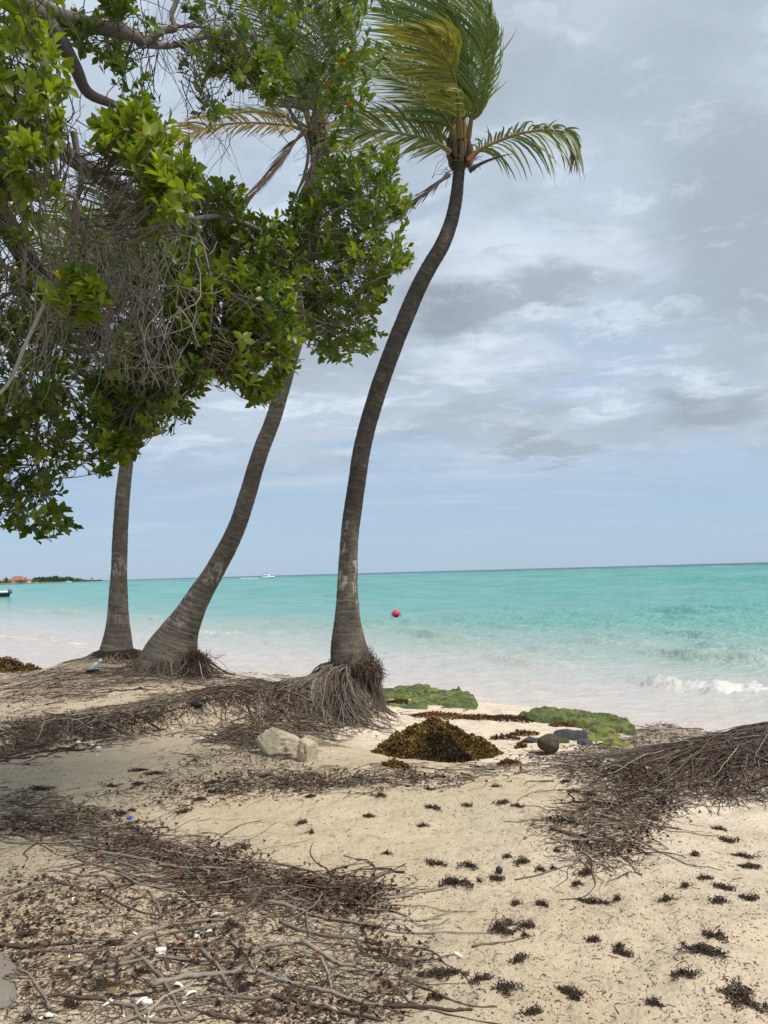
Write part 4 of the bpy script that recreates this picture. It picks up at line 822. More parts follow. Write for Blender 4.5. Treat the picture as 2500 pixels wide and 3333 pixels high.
for i in idx:
    key = (min(4, int(LC[i][1]/.05)), LC[i][0] > .3)
    if key not in variants:
        me = bpy.data.meshes.new('leaf'); me.from_pydata(Vb.tolist(), [], Fb.tolist()); me.polygons.foreach_set('use_smooth', np.ones(len(Fb), bool))
        me.attributes.new('col', 'FLOAT_COLOR', 'POINT').data.foreach_set('color', np.tile((*LC[i], 1), len(Vb)).astype(np.float32)); me.materials.append(M_LEAF); variants[key] = me
    o = bpy.data.objects.new('leaf', variants[key]); M4 = Matrix(LM[i].T.tolist()).to_4x4(); M4.translation = Vector(LP[i]-tb); COL.objects.link(o); o.parent = tree; o.matrix_basis = M4
n = len(TW); tag(tubes('twigs', np.array(TW), np.array(TWr), 4, M_WOOD, tree, cols=np.array([(.15, .12, .10), (.20, .17, .14), (.12, .09, .07)])[rng.integers(0, 3, n)]), kind='stuff')
# bare hanging stems and tangled dead twigs
BT = []
for poly, d0, d1, n, L, colr, rr in (([(110, 250), (230, 330), (330, 420), (420, 500), (400, 720), (330, 780), (200, 760), (100, 600)], 3.7, 5.0, 420, (.2, .75), (.24, .20, .165), (.0016, .0055)),
        ([(-100, 400), (120, 420), (150, 700), (130, 830), (-100, 860)], 3.6, 4.8, 170, (.15, .6), (.26, .22, .18), (.0016, .005)),
        ([(250, 0), (560, 0), (600, 120), (480, 330), (430, 330), (370, 150)], 4.7, 5.5, 130, (.15, .7), (.19, .15, .145), (.0018, .0045)),
        ([(540, 500), (680, 540), (660, 720), (580, 760)], 5.0, 5.8, 45, (.1, .35), (.18, .16, .15), (.0018, .004)),
        ([(140, 600), (330, 560), (400, 800), (300, 840), (160, 800)], 4.0, 4.6, 260, (.08, .3), (.23, .20, .18), (.0015, .003))):
    q = sample_poly(poly, n); b = atD(q[:, 0], q[:, 1], rng.uniform(d0, d1, n)); k = 9; Lh = rng.uniform(L[0], L[1], n)
    d0_ = unit(np.array([.05, 0, -1.])+rng.normal(0, .42, (n, 3))); dirs = unit(d0_[:, None]+np.cumsum(rng.normal(0, .22, (n, k, 3)), 1)+np.array([0, 0, -.35])*np.linspace(0, 1, k)[None, :, None])
    P = b[:, None]+np.cumsum(dirs*(Lh/k)[:, None, None], 1)-dirs.mean(1)[:, None]*Lh[:, None, None]*.5
    BT.append((P, (rr[0]+(rr[1]-rr[0])*rng.random((n, 1))**2)*np.linspace(1, .5, k)[None], np.tile(colr, (n, 1))*(.65+.6*rng.random((n, 1)))))
tag(tubes('bare_twigs', np.concatenate([b[0] for b in BT]), np.concatenate([b[1] for b in BT]), 4, M_WOOD, tree, cols=np.concatenate([b[2] for b in BT])), kind='stuff')

# ---------------------------------------------------------------- seaweed
GOLD = np.array([(.21, .125, .032), (.15, .088, .024), (.25, .16, .05), (.10, .056, .02)]); DARK = np.array([(.035, .022, .016), (.06, .035, .022), (.025, .018, .015)])
def weed_heap(name, pts, rx, ry, hh, n, label, darkfn, group=None, sz=(.02, .045), cat='seaweed', gold=GOLD, seed=0.):
    c0 = np.array(pts, float); a = rng.random(n)*6.283; r = np.sqrt(rng.random(n)); lob = 1+.35*(fbm(np.cos(a)*1.6+c0[0]*3, np.sin(a)*1.6+c0[1]*3, 3)-.5)*2
    def prof(x_, y_):
        rr = np.sqrt((x_/rx)**2+(y_/ry)**2); al = np.arctan2(y_/ry, x_/rx); lb = 1+.35*(fbm(np.cos(al)*1.6+c0[0]*3, np.sin(al)*1.6+c0[1]*3, 3)-.5)*2
        q = np.clip(1-rr/lb, 0, 1); 
        return hh*(q**.85)*(.25+1.6*fbm(x_*3.2/max(rx, .3)+c0[0]+seed, y_*3.2/max(ry, .3)+seed, 3))+hh*.10*(q > .05)*(fbm(x_*14/max(rx, .3), y_*14/max(ry, .3), 2)-.4), q
    x_, y_ = np.cos(a)*r*rx*lob*1.04, np.sin(a)*r*ry*lob*1.04; zz, q = prof(x_, y_)
    P = np.stack([c0[0]+x_, c0[1]+y_, hgt(c0[0]+x_, c0[1]+y_)+zz+rng.uniform(-.01, .015, n)], 1)
    nr = unit(np.stack([x_/rx, y_/ry, np.full(n, .7)], 1)); d_ = unit(nr*.7+rng.normal(0, .7, (n, 3))); V, Fn = instance(wt, wf, frames(d_, rdirs(n), rng.uniform(*sz, n)), P)
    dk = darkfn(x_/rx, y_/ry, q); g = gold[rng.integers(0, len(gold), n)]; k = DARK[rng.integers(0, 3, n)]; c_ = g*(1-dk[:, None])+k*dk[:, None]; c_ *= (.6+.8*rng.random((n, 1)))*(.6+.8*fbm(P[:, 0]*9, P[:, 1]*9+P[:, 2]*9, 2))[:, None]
    o = empty(name, (c0[0], c0[1], float(hgt(c0[0], c0[1])))); tag(o, label, cat, group)
    tag(part(mk('weed_fronds', V, Fn, M_WEED, attrs={'col': np.repeat(c_, len(wt), 0)}, smooth=False), o), kind='stuff')
    if hh > .05:
        m = 40; gx = np.linspace(-1.35, 1.35, m); GX, GY = np.meshgrid(gx*rx, gx*ry, indexing='ij'); ZZ, QQ = prof(GX, GY); i, j = np.meshgrid(np.arange(m-1), np.arange(m-1), indexing='ij'); A_ = i*m+j
        ZZ = np.where(QQ > .02, ZZ-.012, -.06); part(mk('heap_core', np.c_[(c0[0]+GX).ravel(), (c0[1]+GY).ravel(), (hgt(c0[0]+GX, c0[1]+GY)+ZZ).ravel()], np.stack([A_, A_+m, A_+m+1, A_+1], -1).reshape(-1, 4), M_DARKCORE), o)
    return o
g = gp(1420, 2470); front_shade = lambda x_, y_, q: np.clip(sm(1.1, .6, np.sqrt(((x_-.10)/.50)**2+((y_+.95)/.42)**2)+1.1*(fbm(x_*4, y_*4, 3)-.5)), 0, .85)  # dark brown weed colour low on the near flank stands for its shade
weed_heap('seaweed_heap', (g[0]+.02, g[1]+.22, 0), .58, .44, .33, 15000, 'tall golden-brown heap of seaweed with its front flank coloured dark for shade', front_shade, sz=(.014, .032))
g, = [at(np.float64(60), np.float64(2185), np.float64(14.6))]
weed_heap('seaweed_heap', (g[0]-.15, g[1]-.3, 0), 1.9, .8, .37, 11000, 'long low bank of orange-brown seaweed on the beach behind the roots', lambda x_, y_, q: np.clip(sm(.3, .5, fbm(x_*3, y_*3))*.2, 0, 1), sz=(.03, .06), gold=GOLD*1.5)
for i, (a, b, rx, ry, lb, dk) in enumerate([(1440, 2335, .42, .22, 'orange-brown seaweed carpet in front of the rounded algae rock', .1), (1560, 2340, .28, .14, 'thin seaweed strip beside the sargassum carpet edge', .25), (1655, 2345, .32, .22, 'dark dried seaweed patch between the two algae rocks', .75),
        (1760, 2345, .30, .20, 'rusty seaweed clump beside the long algae rock', .15), (1700, 2392, .16, .09, 'small rusty seaweed tuft on bare pale sand', .2), (1648, 2405, .16, .06, 'small dark seaweed tuft beside the rusty tuft', .6), (1825, 2365, .14, .09, 'little red-brown seaweed tuft at the long algae rock foot', .3),
        (1655, 2490, .10, .05, 'tiny golden seaweed tuft between the heap and the coconut', 0), (1285, 2495, .10, .05, 'tiny golden seaweed tuft at the foot of the heap', 0), (1300, 2290, .22, .18, 'dark weed patch at the foot of the root ball', .8), (1695, 2432, .05, .03, 'orange seaweed scrap on clean pale sand', 0)]):
    g = gp(a, b); weed_heap('seaweed_patch', g, rx, ry, .05, int(9000*rx*ry)+160, lb, lambda x_, y_, q, dk=dk: np.full(len(x_), dk)*(.5+rng.random(len(x_))), sz=(.014, .034), group='seaweed patches in the hollow', gold=GOLD*np.array([1.05, .8, .8]))
# dried clumps spread over the near sand (copies share meshes)
def clump(seed):
    n = 90; P = np.clip(rng.normal(0, 1, (n, 2)), -1.7, 1.7)*np.array([.034, .017]); P[:, 1] += (.35+.12*seed)*P[:, 0]*np.sin(P[:, 0]*40+seed)*1.6; b = np.stack([P[:, 0], P[:, 1], .004+.018*np.exp(-(P**2).sum(1)/.0015)*rng.random(n)], 1); a = rng.random(n)*6.28; L = rng.uniform(.008, .03, n)
    e = b+np.stack([np.cos(a)*L, np.sin(a)*L, rng.normal(0, .008, n)], 1); e[:, 2] = np.maximum(e[:, 2], .002); md = (b+e)/2+rng.normal(0, .008, (n, 3)); md[:, 2] = np.abs(md[:, 2])
    V, Q, ids = tube_arrays(np.stack([b, md, e], 1), np.full((n, 3), .0016), 3); c_ = np.array([(.075, .048, .034), (.11, .07, .05), (.05, .034, .027), (.12, .10, .09)])[rng.integers(0, 4, n)]
    V2, F2_ = instance(wt, wf, frames(rdirs(70), rdirs(70), rng.uniform(.006, .016, 70)), np.c_[np.clip(rng.normal(0, 1, (70, 2)), -1.6, 1.6)*np.array([.034, .017]), rng.uniform(.002, .010, 70)])
    o = mk('dried_seaweed', np.vstack([V, V2]), [Q, F2_+len(V)], M_WEED, smooth=False, attrs={'col': np.vstack([c_[ids], np.repeat(np.array([(.06, .038, .028), (.10, .06, .04), (.05, .035, .03), (.13, .09, .065), (.07, .045, .03)])[rng.integers(0, 5, 70)], len(wt), 0)])}); me = o.data; bpy.data.objects.remove(o); return me
CM = [clump(i) for i in range(7)]
spots = [(1420, 2815, 1.5), (1530, 2820, 1.2), (1700, 2810, 1.1), (1910, 2845, 1.2), (1875, 2880, .9), (1930, 2940, 1.5), (1500, 2875, 2.0), (1460, 2875, 1.4), (1620, 2865, 1.1), (1760, 2833, .7), (1630, 3015, 1.8), (1640, 3035, 1.3), (1715, 3020, .9), (1935, 3065, 1.1), (2290, 3095, 1.8), (2330, 3050, 1.5), (2230, 3175, 1.2), (2030, 3110, .8), (1440, 3175, 2.0), (1640, 3220, 1.4), (1560, 3190, 1.0), (1855, 3235, 1.0), (2400, 3240, 1.8), (2440, 3270, 1.3),
  (2360, 2895, 1.2), (2340, 2935, 1.3), (2440, 2930, 1.0), (2340, 2700, 1.3), (2370, 2740, 1.3), (2420, 2790, 1.3), (2440, 2825, 1.2), (2290, 2860, 1.1), (2260, 2785, 1.0), (2130, 2670, 1.2), (1410, 2630, 1.5), (1520, 2625, 1.0), (1640, 2615, 1.4), (1685, 2625, 1.0), (1375, 2690, .9), (1870, 2580, 1.0), (1900, 2640, 1.0), (130, 2570, 2.2), (450, 2510, 1.6), (500, 2520, 1.4), (360, 2560, 1.2), (450, 2555, 1.2), (650, 2605, 1.2), (600, 2645, 1.2), (390, 2650, 1.4), (790, 2760, 1.4), (1200, 2660, 1.1), (1240, 2590, 1.3), (1010, 2595, 1.2), (700, 2580, 1.3), (690, 2550, 1.4), (770, 2550, 1.2), (870, 2530, 1.3)]
for k in range(38):
    a, b = R.uniform(0, 2500), R.uniform(2520, 3320); spots.append((a, b, R.uniform(.35, 1.0)))
G_ = ghit([s[0] for s in spots], [s[1] for s in spots])[0]
for (a, b, sc), p in zip(spots, G_):
    o = bpy.data.objects.new('dried_seaweed', R.choice(CM)); COL.objects.link(o); o.location = p; o.rotation_euler = (0, 0, R.uniform(-.8, .8)+R.choice([0, math.pi])); sc *= .55; o.scale = (sc*R.uniform(.9, 1.6), sc*R.uniform(.7, 1.2), 1.)
    sz_ = 'large ragged' if sc > .85 else 'middling flat' if sc > .55 else 'tiny'; wh = 'on the bare sand beside the root mound' if a > 1900 and b < 2960 else 'on the sand just above the bank edge' if b < 2720 else 'on the leaf-littered sand' if a < 1250 else 'on the trampled open sand'
    tag(o, f'{sz_} clump of dried dark seaweed {wh}', 'seaweed', f'{sz_} dried seaweed clumps {wh}')

CP = []
for (a, b, sc), p in zip(spots, G_):
    k = int(16*sc)+4; d_ = rng.normal(0, 1, (k, 2))*np.array([.075, .04])*(.5+sc); CP.append(np.c_[p[0]+d_[:, 0], p[1]+d_[:, 1], np.zeros(k)])
q = sample_poly([(1300, 2560), (2500, 2640), (2500, 3333), (1300, 3333)], 1500); p_, ok = ghit(q[:, 0], q[:, 1]); CP.append(p_[fbm(p_[:, 0]*2, p_[:, 1]*4, 3) > .47])
CP = np.concatenate(CP); n = len(CP); CP[:, 2] = hgt(CP[:, 0], CP[:, 1])+.002; V, Fn = instance(wt, wf, frames(rdirs(n)*np.array([1, 1, .2]), rdirs(n)*.4+np.array([0, 0, 1]), rng.uniform(.0035, .011, n)), CP)
tag(mk('seaweed_crumbs', V, Fn, M_CRUMB, smooth=False, attrs={'col': np.repeat(np.array([(.09, .06, .042), (.15, .105, .075), (.22, .165, .12)])[rng.integers(0, 3, n)], len(wt), 0)}), 'fine seaweed crumbs drifted around the dried clumps on open sand', 'litter', kind='stuff')
# ---------------------------------------------------------------- rocks
def rock(name, c, r, label, mat, seed, amp=.5, n=4, sc=1.4, cat='rock', group=None, rot=0., flat=None, cut=0):
    V, Fc = blobmesh(n); q = 1+amp*n3(V, sc, seed)*2+amp*.6*n3(V, sc*3.4, seed+5)*2; V = V*q[:, None]
    if cut:
        rs = np.random.default_rng(int(seed*10)+3)
        for _ in range(cut):
            nv = rs.normal(size=3); nv /= np.linalg.norm(nv); dd_ = V@nv; V = V-np.maximum(0, dd_-rs.uniform(.55, .85))[:, None]*nv*.92
    V = V*np.array(r)
    if flat: V[:, 2] = np.where(V[:, 2] > flat, flat+(V[:, 2]-flat)*.3, V[:, 2])
    o = mk(name, V, Fc, mat); o.location = c; o.rotation_euler = (0, 0, rot); return tag(o, label, cat, group)
g = gp(905, 2462); rock('limestone_rock', g+np.array([.02, .15, .06]), (.24, .15, .16), 'pale limestone rock with a dark crack in front of the root ball', M_LIME, 2.3, .5, 5, 1.5, cut=14)
g = gp(1000, 2480); rock('limestone_rock', g+np.array([.0, .10, .05]), (.11, .10, .15), 'smaller upright pale rock leaning on the cracked limestone rock', M_LIME, 7.1, .45, 5, 1.5, cut=12)
for a, b, r, lb, sd in ((1735, 2418, (.13, .08, .05), 'low black wetted stone beside the coconut', 1.), (1850, 2408, (.24, .10, .085), 'long black wetted rock behind the coconut', 4.), (1905, 2425, (.10, .06, .055), 'small black stone at the end of the long black rock', 8.)):
    g = gp(a, b); rock('black_rock', g+np.array([0, r[1]*.5, r[2]*.3]), r, lb, M_BLACKROCK, sd, .5, 4, 1.5, cut=10)
g = gp(1835, 2420); rock('algae_stone', g+np.array([0, .05, .01]), (.07, .05, .035), 'small rounded stone with yellow-green algae next to the coconut', M_ALGAE, 5., .4, 4)
def slab(name, poly, top, label, lime):
    """flat ledge: outline on the beach (photo pixels), rounded lumpy top"""
    P = np.array([(CAM+ray(np.float64(a), np.float64(b))*((top-EYE)/ray(np.float64(a), np.float64(b))[2]))[:2] for a, b in poly]); lo, hi = P.min(0)-.25, P.max(0)+.25; m = 280
    gx, gy = np.meshgrid(np.linspace(lo[0], hi[0], m), np.linspace(lo[1], hi[1], m), indexing='ij'); x_, y_ = gx.ravel(), gy.ravel()
    wx = x_+.22*(fbm(x_*2.5, y_*2.5, 4)-.5); wy = y_+.3*(fbm(x_*2.5+20, y_*2.5, 4)-.5)
    ins = in_poly(wx, wy, P); dm = np.full(len(x_), 9.)
    for i in range(len(P)):
        a_, b_ = P[i], P[(i+1) % len(P)]; ab = b_-a_; tt = np.clip(((wx-a_[0])*ab[0]+(wy-a_[1])*ab[1])/(ab@ab), 0, 1); dm = np.minimum(dm, np.hypot(wx-a_[0]-tt*ab[0], wy-a_[1]-tt*ab[1]))
    sd = np.where(ins, dm, -dm); e = sm(-.05, .16, sd); gnd = np.minimum(hgt(x_, y_), SEA_Z+.05)-.25
    tp = top+.11*(fbm(x_*1.6, y_*1.6, 3)-.5)+.12*(fbm(x_*4.5, y_*4.5, 5, .6)-.5)-.06*sm(.54, .64, fbm(x_*3+50, y_*3, 3))+.05*(fbm(x_*11, y_*11, 4, .6)-.5)
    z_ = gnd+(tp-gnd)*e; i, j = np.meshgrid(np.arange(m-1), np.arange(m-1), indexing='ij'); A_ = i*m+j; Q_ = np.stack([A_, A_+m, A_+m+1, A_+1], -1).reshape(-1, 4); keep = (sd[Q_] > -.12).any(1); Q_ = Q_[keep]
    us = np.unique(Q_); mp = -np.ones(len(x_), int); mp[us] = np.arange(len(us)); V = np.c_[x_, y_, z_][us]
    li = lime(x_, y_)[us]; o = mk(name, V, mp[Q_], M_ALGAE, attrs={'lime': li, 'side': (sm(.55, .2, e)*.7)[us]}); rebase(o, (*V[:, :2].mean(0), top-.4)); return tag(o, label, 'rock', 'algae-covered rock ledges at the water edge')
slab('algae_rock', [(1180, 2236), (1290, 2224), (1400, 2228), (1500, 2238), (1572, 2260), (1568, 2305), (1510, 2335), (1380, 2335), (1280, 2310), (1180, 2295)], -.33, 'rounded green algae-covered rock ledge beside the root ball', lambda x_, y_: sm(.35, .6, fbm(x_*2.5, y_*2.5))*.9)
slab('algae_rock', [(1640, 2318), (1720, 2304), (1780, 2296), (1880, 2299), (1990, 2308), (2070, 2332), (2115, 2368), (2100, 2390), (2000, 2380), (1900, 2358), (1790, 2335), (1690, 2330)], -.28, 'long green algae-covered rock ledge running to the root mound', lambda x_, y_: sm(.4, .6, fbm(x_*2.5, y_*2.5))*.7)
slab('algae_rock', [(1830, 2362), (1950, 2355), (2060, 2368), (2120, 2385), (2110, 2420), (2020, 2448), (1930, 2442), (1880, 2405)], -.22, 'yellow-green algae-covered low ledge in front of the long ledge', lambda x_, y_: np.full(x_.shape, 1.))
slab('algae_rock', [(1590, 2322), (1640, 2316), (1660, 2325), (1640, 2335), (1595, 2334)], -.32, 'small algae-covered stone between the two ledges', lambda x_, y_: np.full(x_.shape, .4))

# ---------------------------------------------------------------- coconut and beach litter
M_HUSK = m_col('coconut_husk', (.075, .06, .045), .9, .012, 22, 0, .55, .15, False, ((.15, .125, .095), 30, .6))
g = gp(1795, 2458); V, Fc = blobmesh(4); al = np.arctan2(V[:, 1], V[:, 0]); rr_ = 1+.16*np.abs(np.cos(1.5*al))*(1-V[:, 2]**2)-.06+.05*n3(V, 2.5, 3.)*2; V = V*rr_[:, None]; V[:, 2] = np.where(V[:, 2] > 0, V[:, 2]*1.12+.12*V[:, 2]**4, V[:, 2]*1.02)
V *= .098; Rm = np.array(Matrix.Rotation(-1.0, 3, 'Y') @ Matrix.Rotation(.75, 3, 'X')); V = V@Rm.T; V[:, 2] *= .9; V[:, 0] *= 1.06; coco = empty('coconut', tuple(g)); tag(coco, 'weathered dark brown coconut lying on the pale sand', 'coconut')
o = mk('husk', V, Fc, M_HUSK); o.parent = coco; o.location = (0, .09, .088)
ca = np.array([.9, .3, .3]); kk = 7; PA = []
for i in range(kk):
    a = i*6.28/kk; PA.append(spline([np.array([-.09+.01*math.cos(a), .02*math.cos(a), .01+.03*math.sin(a)]), np.array([-.11, .035*math.cos(a), .02+.04*math.sin(a)])], 4))
V, Q_, ids = tube_arrays(np.array(PA), np.tile(np.array([.009, .008, .006, .003]), (kk, 1)), 4); o2 = mk('husk_stalk', V, Q_, M_HUSK); o2.parent = coco; o2.location = (0, .09, .09)
g = gp(1625, 2842); rock('seed_pod', g+np.array([0, .0, .016]), (.019, .018, .019), 'small round black seed lying alone on open sand', plain('black_seed', (.02, .02, .022), .4), 3., .12, 3, cat='seed')
# plastic bottle, black scrap
M_CLEAR, t_, b_, o_ = material('clear_plastic'); b_.inputs['Base Color'].default_value = (.80, .88, .86, 1); b_.inputs['Roughness'].default_value = .12; b_.inputs['Transmission Weight'].default_value = .45; b_.inputs['IOR'].default_value = 1.45
def lathe(prof, n=16):
    a = np.arange(n)*2*math.pi/n; V = np.concatenate([np.stack([r*np.cos(a), r*np.sin(a), np.full(n, z)], 1) for r, z in prof]); k = len(prof); i, j = np.meshgrid(np.arange(k-1), np.arange(n), indexing='ij'); j2 = (j+1) % n
    return V, np.stack([i*n+j, i*n+j2, (i+1)*n+j2, (i+1)*n+j], -1).reshape(-1, 4)
g = at(np.float64(297), np.float64(2192), np.float64(10.9)); g[2] = hgt(g[0], g[1]); bt = empty('plastic_bottle', tuple(g)); tag(bt, 'crumpled clear plastic bottle with a mint cap among the roots', 'bottle'); bt.rotation_euler = (.35, .75, .3)
V, Q_ = lathe([(.001, .0), (.045, .004), (.05, .03), (.044, .06), (.05, .085), (.049, .12), (.035, .155), (.016, .185), (.016, .2)]); V *= (1+.5*n3(V*30, 1., 2.))[:, None]; o = mk('bottle_body', V, Q_, M_CLEAR); o.parent = bt; o.scale = (.8, .7, .9)
V, Q_ = lathe([(.001, .235), (.026, .233), (.028, .2), (.026, .195), (.001, .195)]); o = mk('cap', V, Q_, plain('mint_cap', (.45, .75, .62), .35)); o.parent = bt; o.scale = (.75, .75, .9)
g = at(np.float64(305), np.float64(2200), np.float64(10.7)); g[2] = hgt(g[0], g[1])+.02; rock('plastic_scrap', g, (.09, .05, .03), 'crumpled black plastic scrap beside the clear bottle', plain('black_plastic', (.018, .018, .02), .35), 6., .7, 3, 2.2, 'litter')
g = at(np.float64(640), np.float64(2312), np.float64(8.7)); g[2] = hgt(g[0], g[1])+.03; rock('plastic_scrap', g, (.07, .04, .04), 'black plastic scrap caught in the dark root band', plain('black_plastic', (.018, .018, .02), .35), 9., .7, 3, 2.2, 'litter')
g = gp(425, 2666); V, Q_ = lathe([(.001, .012), (.013, .012), (.0145, .010), (.0145, 0), (.001, 0)], 20); cp = mk('bottle_cap', V, Q_, plain('blue_cap', (.03, .07, .42), .35)); cp.location = g+np.array([0, 0, .004]); cp.rotation_euler = (.6, .2, 0); tag(cp, 'small blue plastic bottle cap on the sand', 'bottle cap')
# white shards, shells and dead leaves
M_SHELL = m_col('bleached_shell', (.72, .69, .63), .6, 0, 60, 0, .2, .4, False)
def shard(seed, curl):
    n = 7; s = np.linspace(-.5, .5, n); w_ = .16*np.sqrt(np.clip(1-(2*s)**2, .04, 1))*(1+.3*np.sin(seed*3+s*9)); z_ = curl*(.25-s**2); y_ = .12*np.sin(s*3+seed)
    th = .035; V = np.concatenate([np.stack([s, y_-w_, z_+.03], 1), np.stack([s, y_+w_, z_+.03], 1), np.stack([s, y_-w_, z_-th], 1), np.stack([s, y_+w_, z_-th], 1)]); a = np.arange(n-1)
    Q_ = np.concatenate([np.stack([a, a+1, n+a+1, n+a], 1), np.stack([2*n+a, 3*n+a, 3*n+a+1, 2*n+a+1], 1), np.stack([a, 2*n+a, 2*n+a+1, a+1], 1), np.stack([n+a, n+a+1, 3*n+a+1, 3*n+a], 1)]); Q_ = np.vstack([Q_, [[0, n, 3*n, 2*n], [n-1, 3*n-1, 4*n-1, 2*n-1]]])
    o = mk('shell_shard', V, Q_, M_SHELL); me = o.data; bpy.data.objects.remove(o); return me
SM = [shard(i, .35+.2*i) for i in range(4)]
sp = [(680, 3035), (520, 3110), (540, 3100), (460, 3265), (350, 3270), (360, 3255), (420, 3245), (580, 3215), (620, 3240), (690, 3070), (745, 3050), (640, 3050), (440, 3040), (600, 3140), (750, 3150), (165, 3310), (60, 3070), (30, 3080), (490, 3320), (130, 3320), (620, 2980), (690, 3220), (850, 3215), (330, 2905), (1490, 3110), (315, 2460), (700, 2985), (330, 2985), (240, 2930), (540, 3245)]+[(R.uniform(0, 1100), R.uniform(2900, 3325)) for _ in range(55)]
P = ghit([s[0] for s in sp], [s[1] for s in sp])[0]
for k, p in enumerate(P):
    o = bpy.data.objects.new('shell_shard', R.choice(SM)); COL.objects.link(o); sc = R.uniform(.02, .055) if k < 29 else R.uniform(.008, .028); o.scale = (sc,)*3; o.location = p+np.array([0, 0, sc*.08]); o.rotation_euler = (R.uniform(-.4, .4), R.uniform(-.4, .4), R.uniform(0, 6.28)); szn = 'larger curled' if sc > .028 else 'tiny'; tag(o, f'{szn} bleached white shell fragment among the twigs', 'shell fragment', f'{szn} white shell fragments in the litter')
rock('white_pebble', gp(478, 3268)+np.array([0, 0, .006]), (.022, .014, .010), 'rounded white coral pebble near the foot of the tree', M_SHELL, 3., .5, 4, cat='pebble'); rock('white_pebble', gp(525, 3105)+np.array([0, 0, .015]), (.028, .018, .013), 'flat white coral pebble under the crossing dry roots', M_SHELL, 5., .4, 4, cat='pebble')
for k, (a, b, s) in enumerate([(320, 2440, .03), (255, 2420, .025), (655, 2408, .03), (700, 2395, .022), (560, 2375, .02), (30, 2180, .04), (300, 2428, .02)]): rock('white_pebble', gp(a, b)+np.array([0, 0, s*.4]), (s, s*.8, s*.65), 'small pale pebble lying by the dark root band', M_SHELL, k*2.1, .35, 3, cat='pebble', group='pale pebbles by the root band')
DLM = []
for c_ in ((.26, .085, .03), (.15, .06, .03), (.25, .17, .05), (.09, .05, .03)):
    V_ = Vb.copy(); V_[:, 2] += .25*np.abs(V_[:, 1])+.12*np.sin(V_[:, 0]*3); V_[:, 1] *= 1.25; o = mk('fallen_leaf', V_, Fb, M_LEAF, attrs={'col': np.tile(c_, (len(V_), 1))}); DLM.append(o.data); bpy.data.objects.remove(o)
sp = [(435, 3010), (230, 3130), (460, 3312), (975, 3130), (380, 3240), (60, 2980), (125, 2645), (330, 2785), (580, 2945), (940, 2960), (830, 2940), (1030, 3120), (340, 3200), (705, 2895), (1270, 2965), (625, 3085), (320, 3060), (115, 3085)]+[(R.uniform(0, 1150), R.uniform(2780, 3325)) for _ in range(46)]
P = ghit([s[0] for s in sp], [s[1] for s in sp])[0]
for k, p in enumerate(P):
    kd = R.randrange(4); o = bpy.data.objects.new('fallen_leaf', DLM[kd]); COL.objects.link(o); sc = R.uniform(.035, .06) if k < 18 else R.uniform(.02, .045); o.scale = (sc,)*3; o.location = p+np.array([0, 0, .006]); o.rotation_euler = (R.uniform(-.5, .5), R.uniform(-.3, .3), R.uniform(0, 6.28)); cn = ('rusty orange', 'reddish brown', 'dull yellow', 'dark brown')[kd]; tag(o, f'small {cn} fallen leaf on the littered sand', 'leaf', f'{cn} fallen leaves in the litter')

# ---------------------------------------------------------------- on the water
def box(V0, V1): x0, y0, z0 = V0; x1, y1, z1 = V1; return np.array([(x0, y0, z0), (x1, y0, z0), (x1, y1, z0), (x0, y1, z0), (x0, y0, z1), (x1, y0, z1), (x1, y1, z1), (x0, y1, z1)], float)
BQ = np.array([(0, 3, 2, 1), (4, 5, 6, 7), (0, 1, 5, 4), (1, 2, 6, 5), (2, 3, 7, 6), (3, 0, 4, 7)])
def pbox(name, a, b, mat, parent, taper=None):
    V = box(a, b)
    if taper is not None:
        V[4, 0] += taper[0]; V[7, 0] += taper[0]; V[5, 0] -= taper[1]; V[6, 0] -= taper[1]
    o = mk(name, V, BQ, mat, smooth=False); o.parent = parent; return o
def hull(L_, B_, z0, z1, mat, parent, bow=.35):
    n = 16; s = np.linspace(0, 1, n); hw = B_/2*np.clip(1-np.clip((s-(1-bow))/bow, 0, 1)**2.2, .02, 1); V = []
    for zq, k, ov in ((z0, .72, -.04), ((z0+z1)/2, .93, 0), (z1, 1., .05)):
        xx = L_*(s-.5)*(1+ov*(s > .6)); sh = .12*(z1-z0)*s**2*(zq == z1)*2.2
        V.append(np.concatenate([np.stack([xx, -hw*k, zq+sh], 1), np.stack([xx, hw*k, zq+sh], 1)]))
    V = np.concatenate(V); Q_ = []
    for l in range(2):
        for i in range(n-1):
            b = l*2*n; t2 = b+2*n; Q_ += [(b+i, b+i+1, t2+i+1, t2+i), (b+n+i+1, b+n+i, t2+n+i, t2+n+i+1)]
        Q_ += [(l*2*n, (l+1)*2*n, (l+1)*2*n+n, l*2*n+n), (l*2*n+n-1, l*2*n+2*n-1, (l+1)*2*n+2*n-1, (l+1)*2*n+n-1)]
    for i in range(n-1): b = 4*n; Q_ += [(b+i, b+i+1, b+n+i+1, b+n+i)]; Q_ += [(i, n+i, n+i+1, i+1)]
    o = mk('hull', V, np.array(Q_), mat, smooth=False); o.parent = parent; return o
WH = plain('white_gelcoat', (.78, .80, .80), .3, .05); DKG = plain('dark_glass', (.03, .045, .05), .12); BLK = plain('black_paint', (.02, .02, .022), .5); GRYP = plain('grey_canvas', (.22, .24, .26), .7)
Db = 640.; q = at(np.float64(872), np.float64(1884), np.float64(Db)); by = empty('motor_yacht', (q[0], q[1], SEA_Z)); tag(by, 'white motor yacht with a flybridge cruising near the horizon', 'boat')
hull(10.6, 3.8, -.3, 1.35, WH, by); pbox('saloon', (-3.6, -1.6, 1.36), (2.4, 1.6, 2.75), WH, by, (.2, 1.1)); pbox('side_window', (-2.4, -1.66, 1.75), (1.1, -1.605, 2.4), DKG, by, (.1, .35)); pbox('cockpit_shade', (-4.9, -1.5, 1.37), (-3.65, 1.5, 2.2), DKG, by)
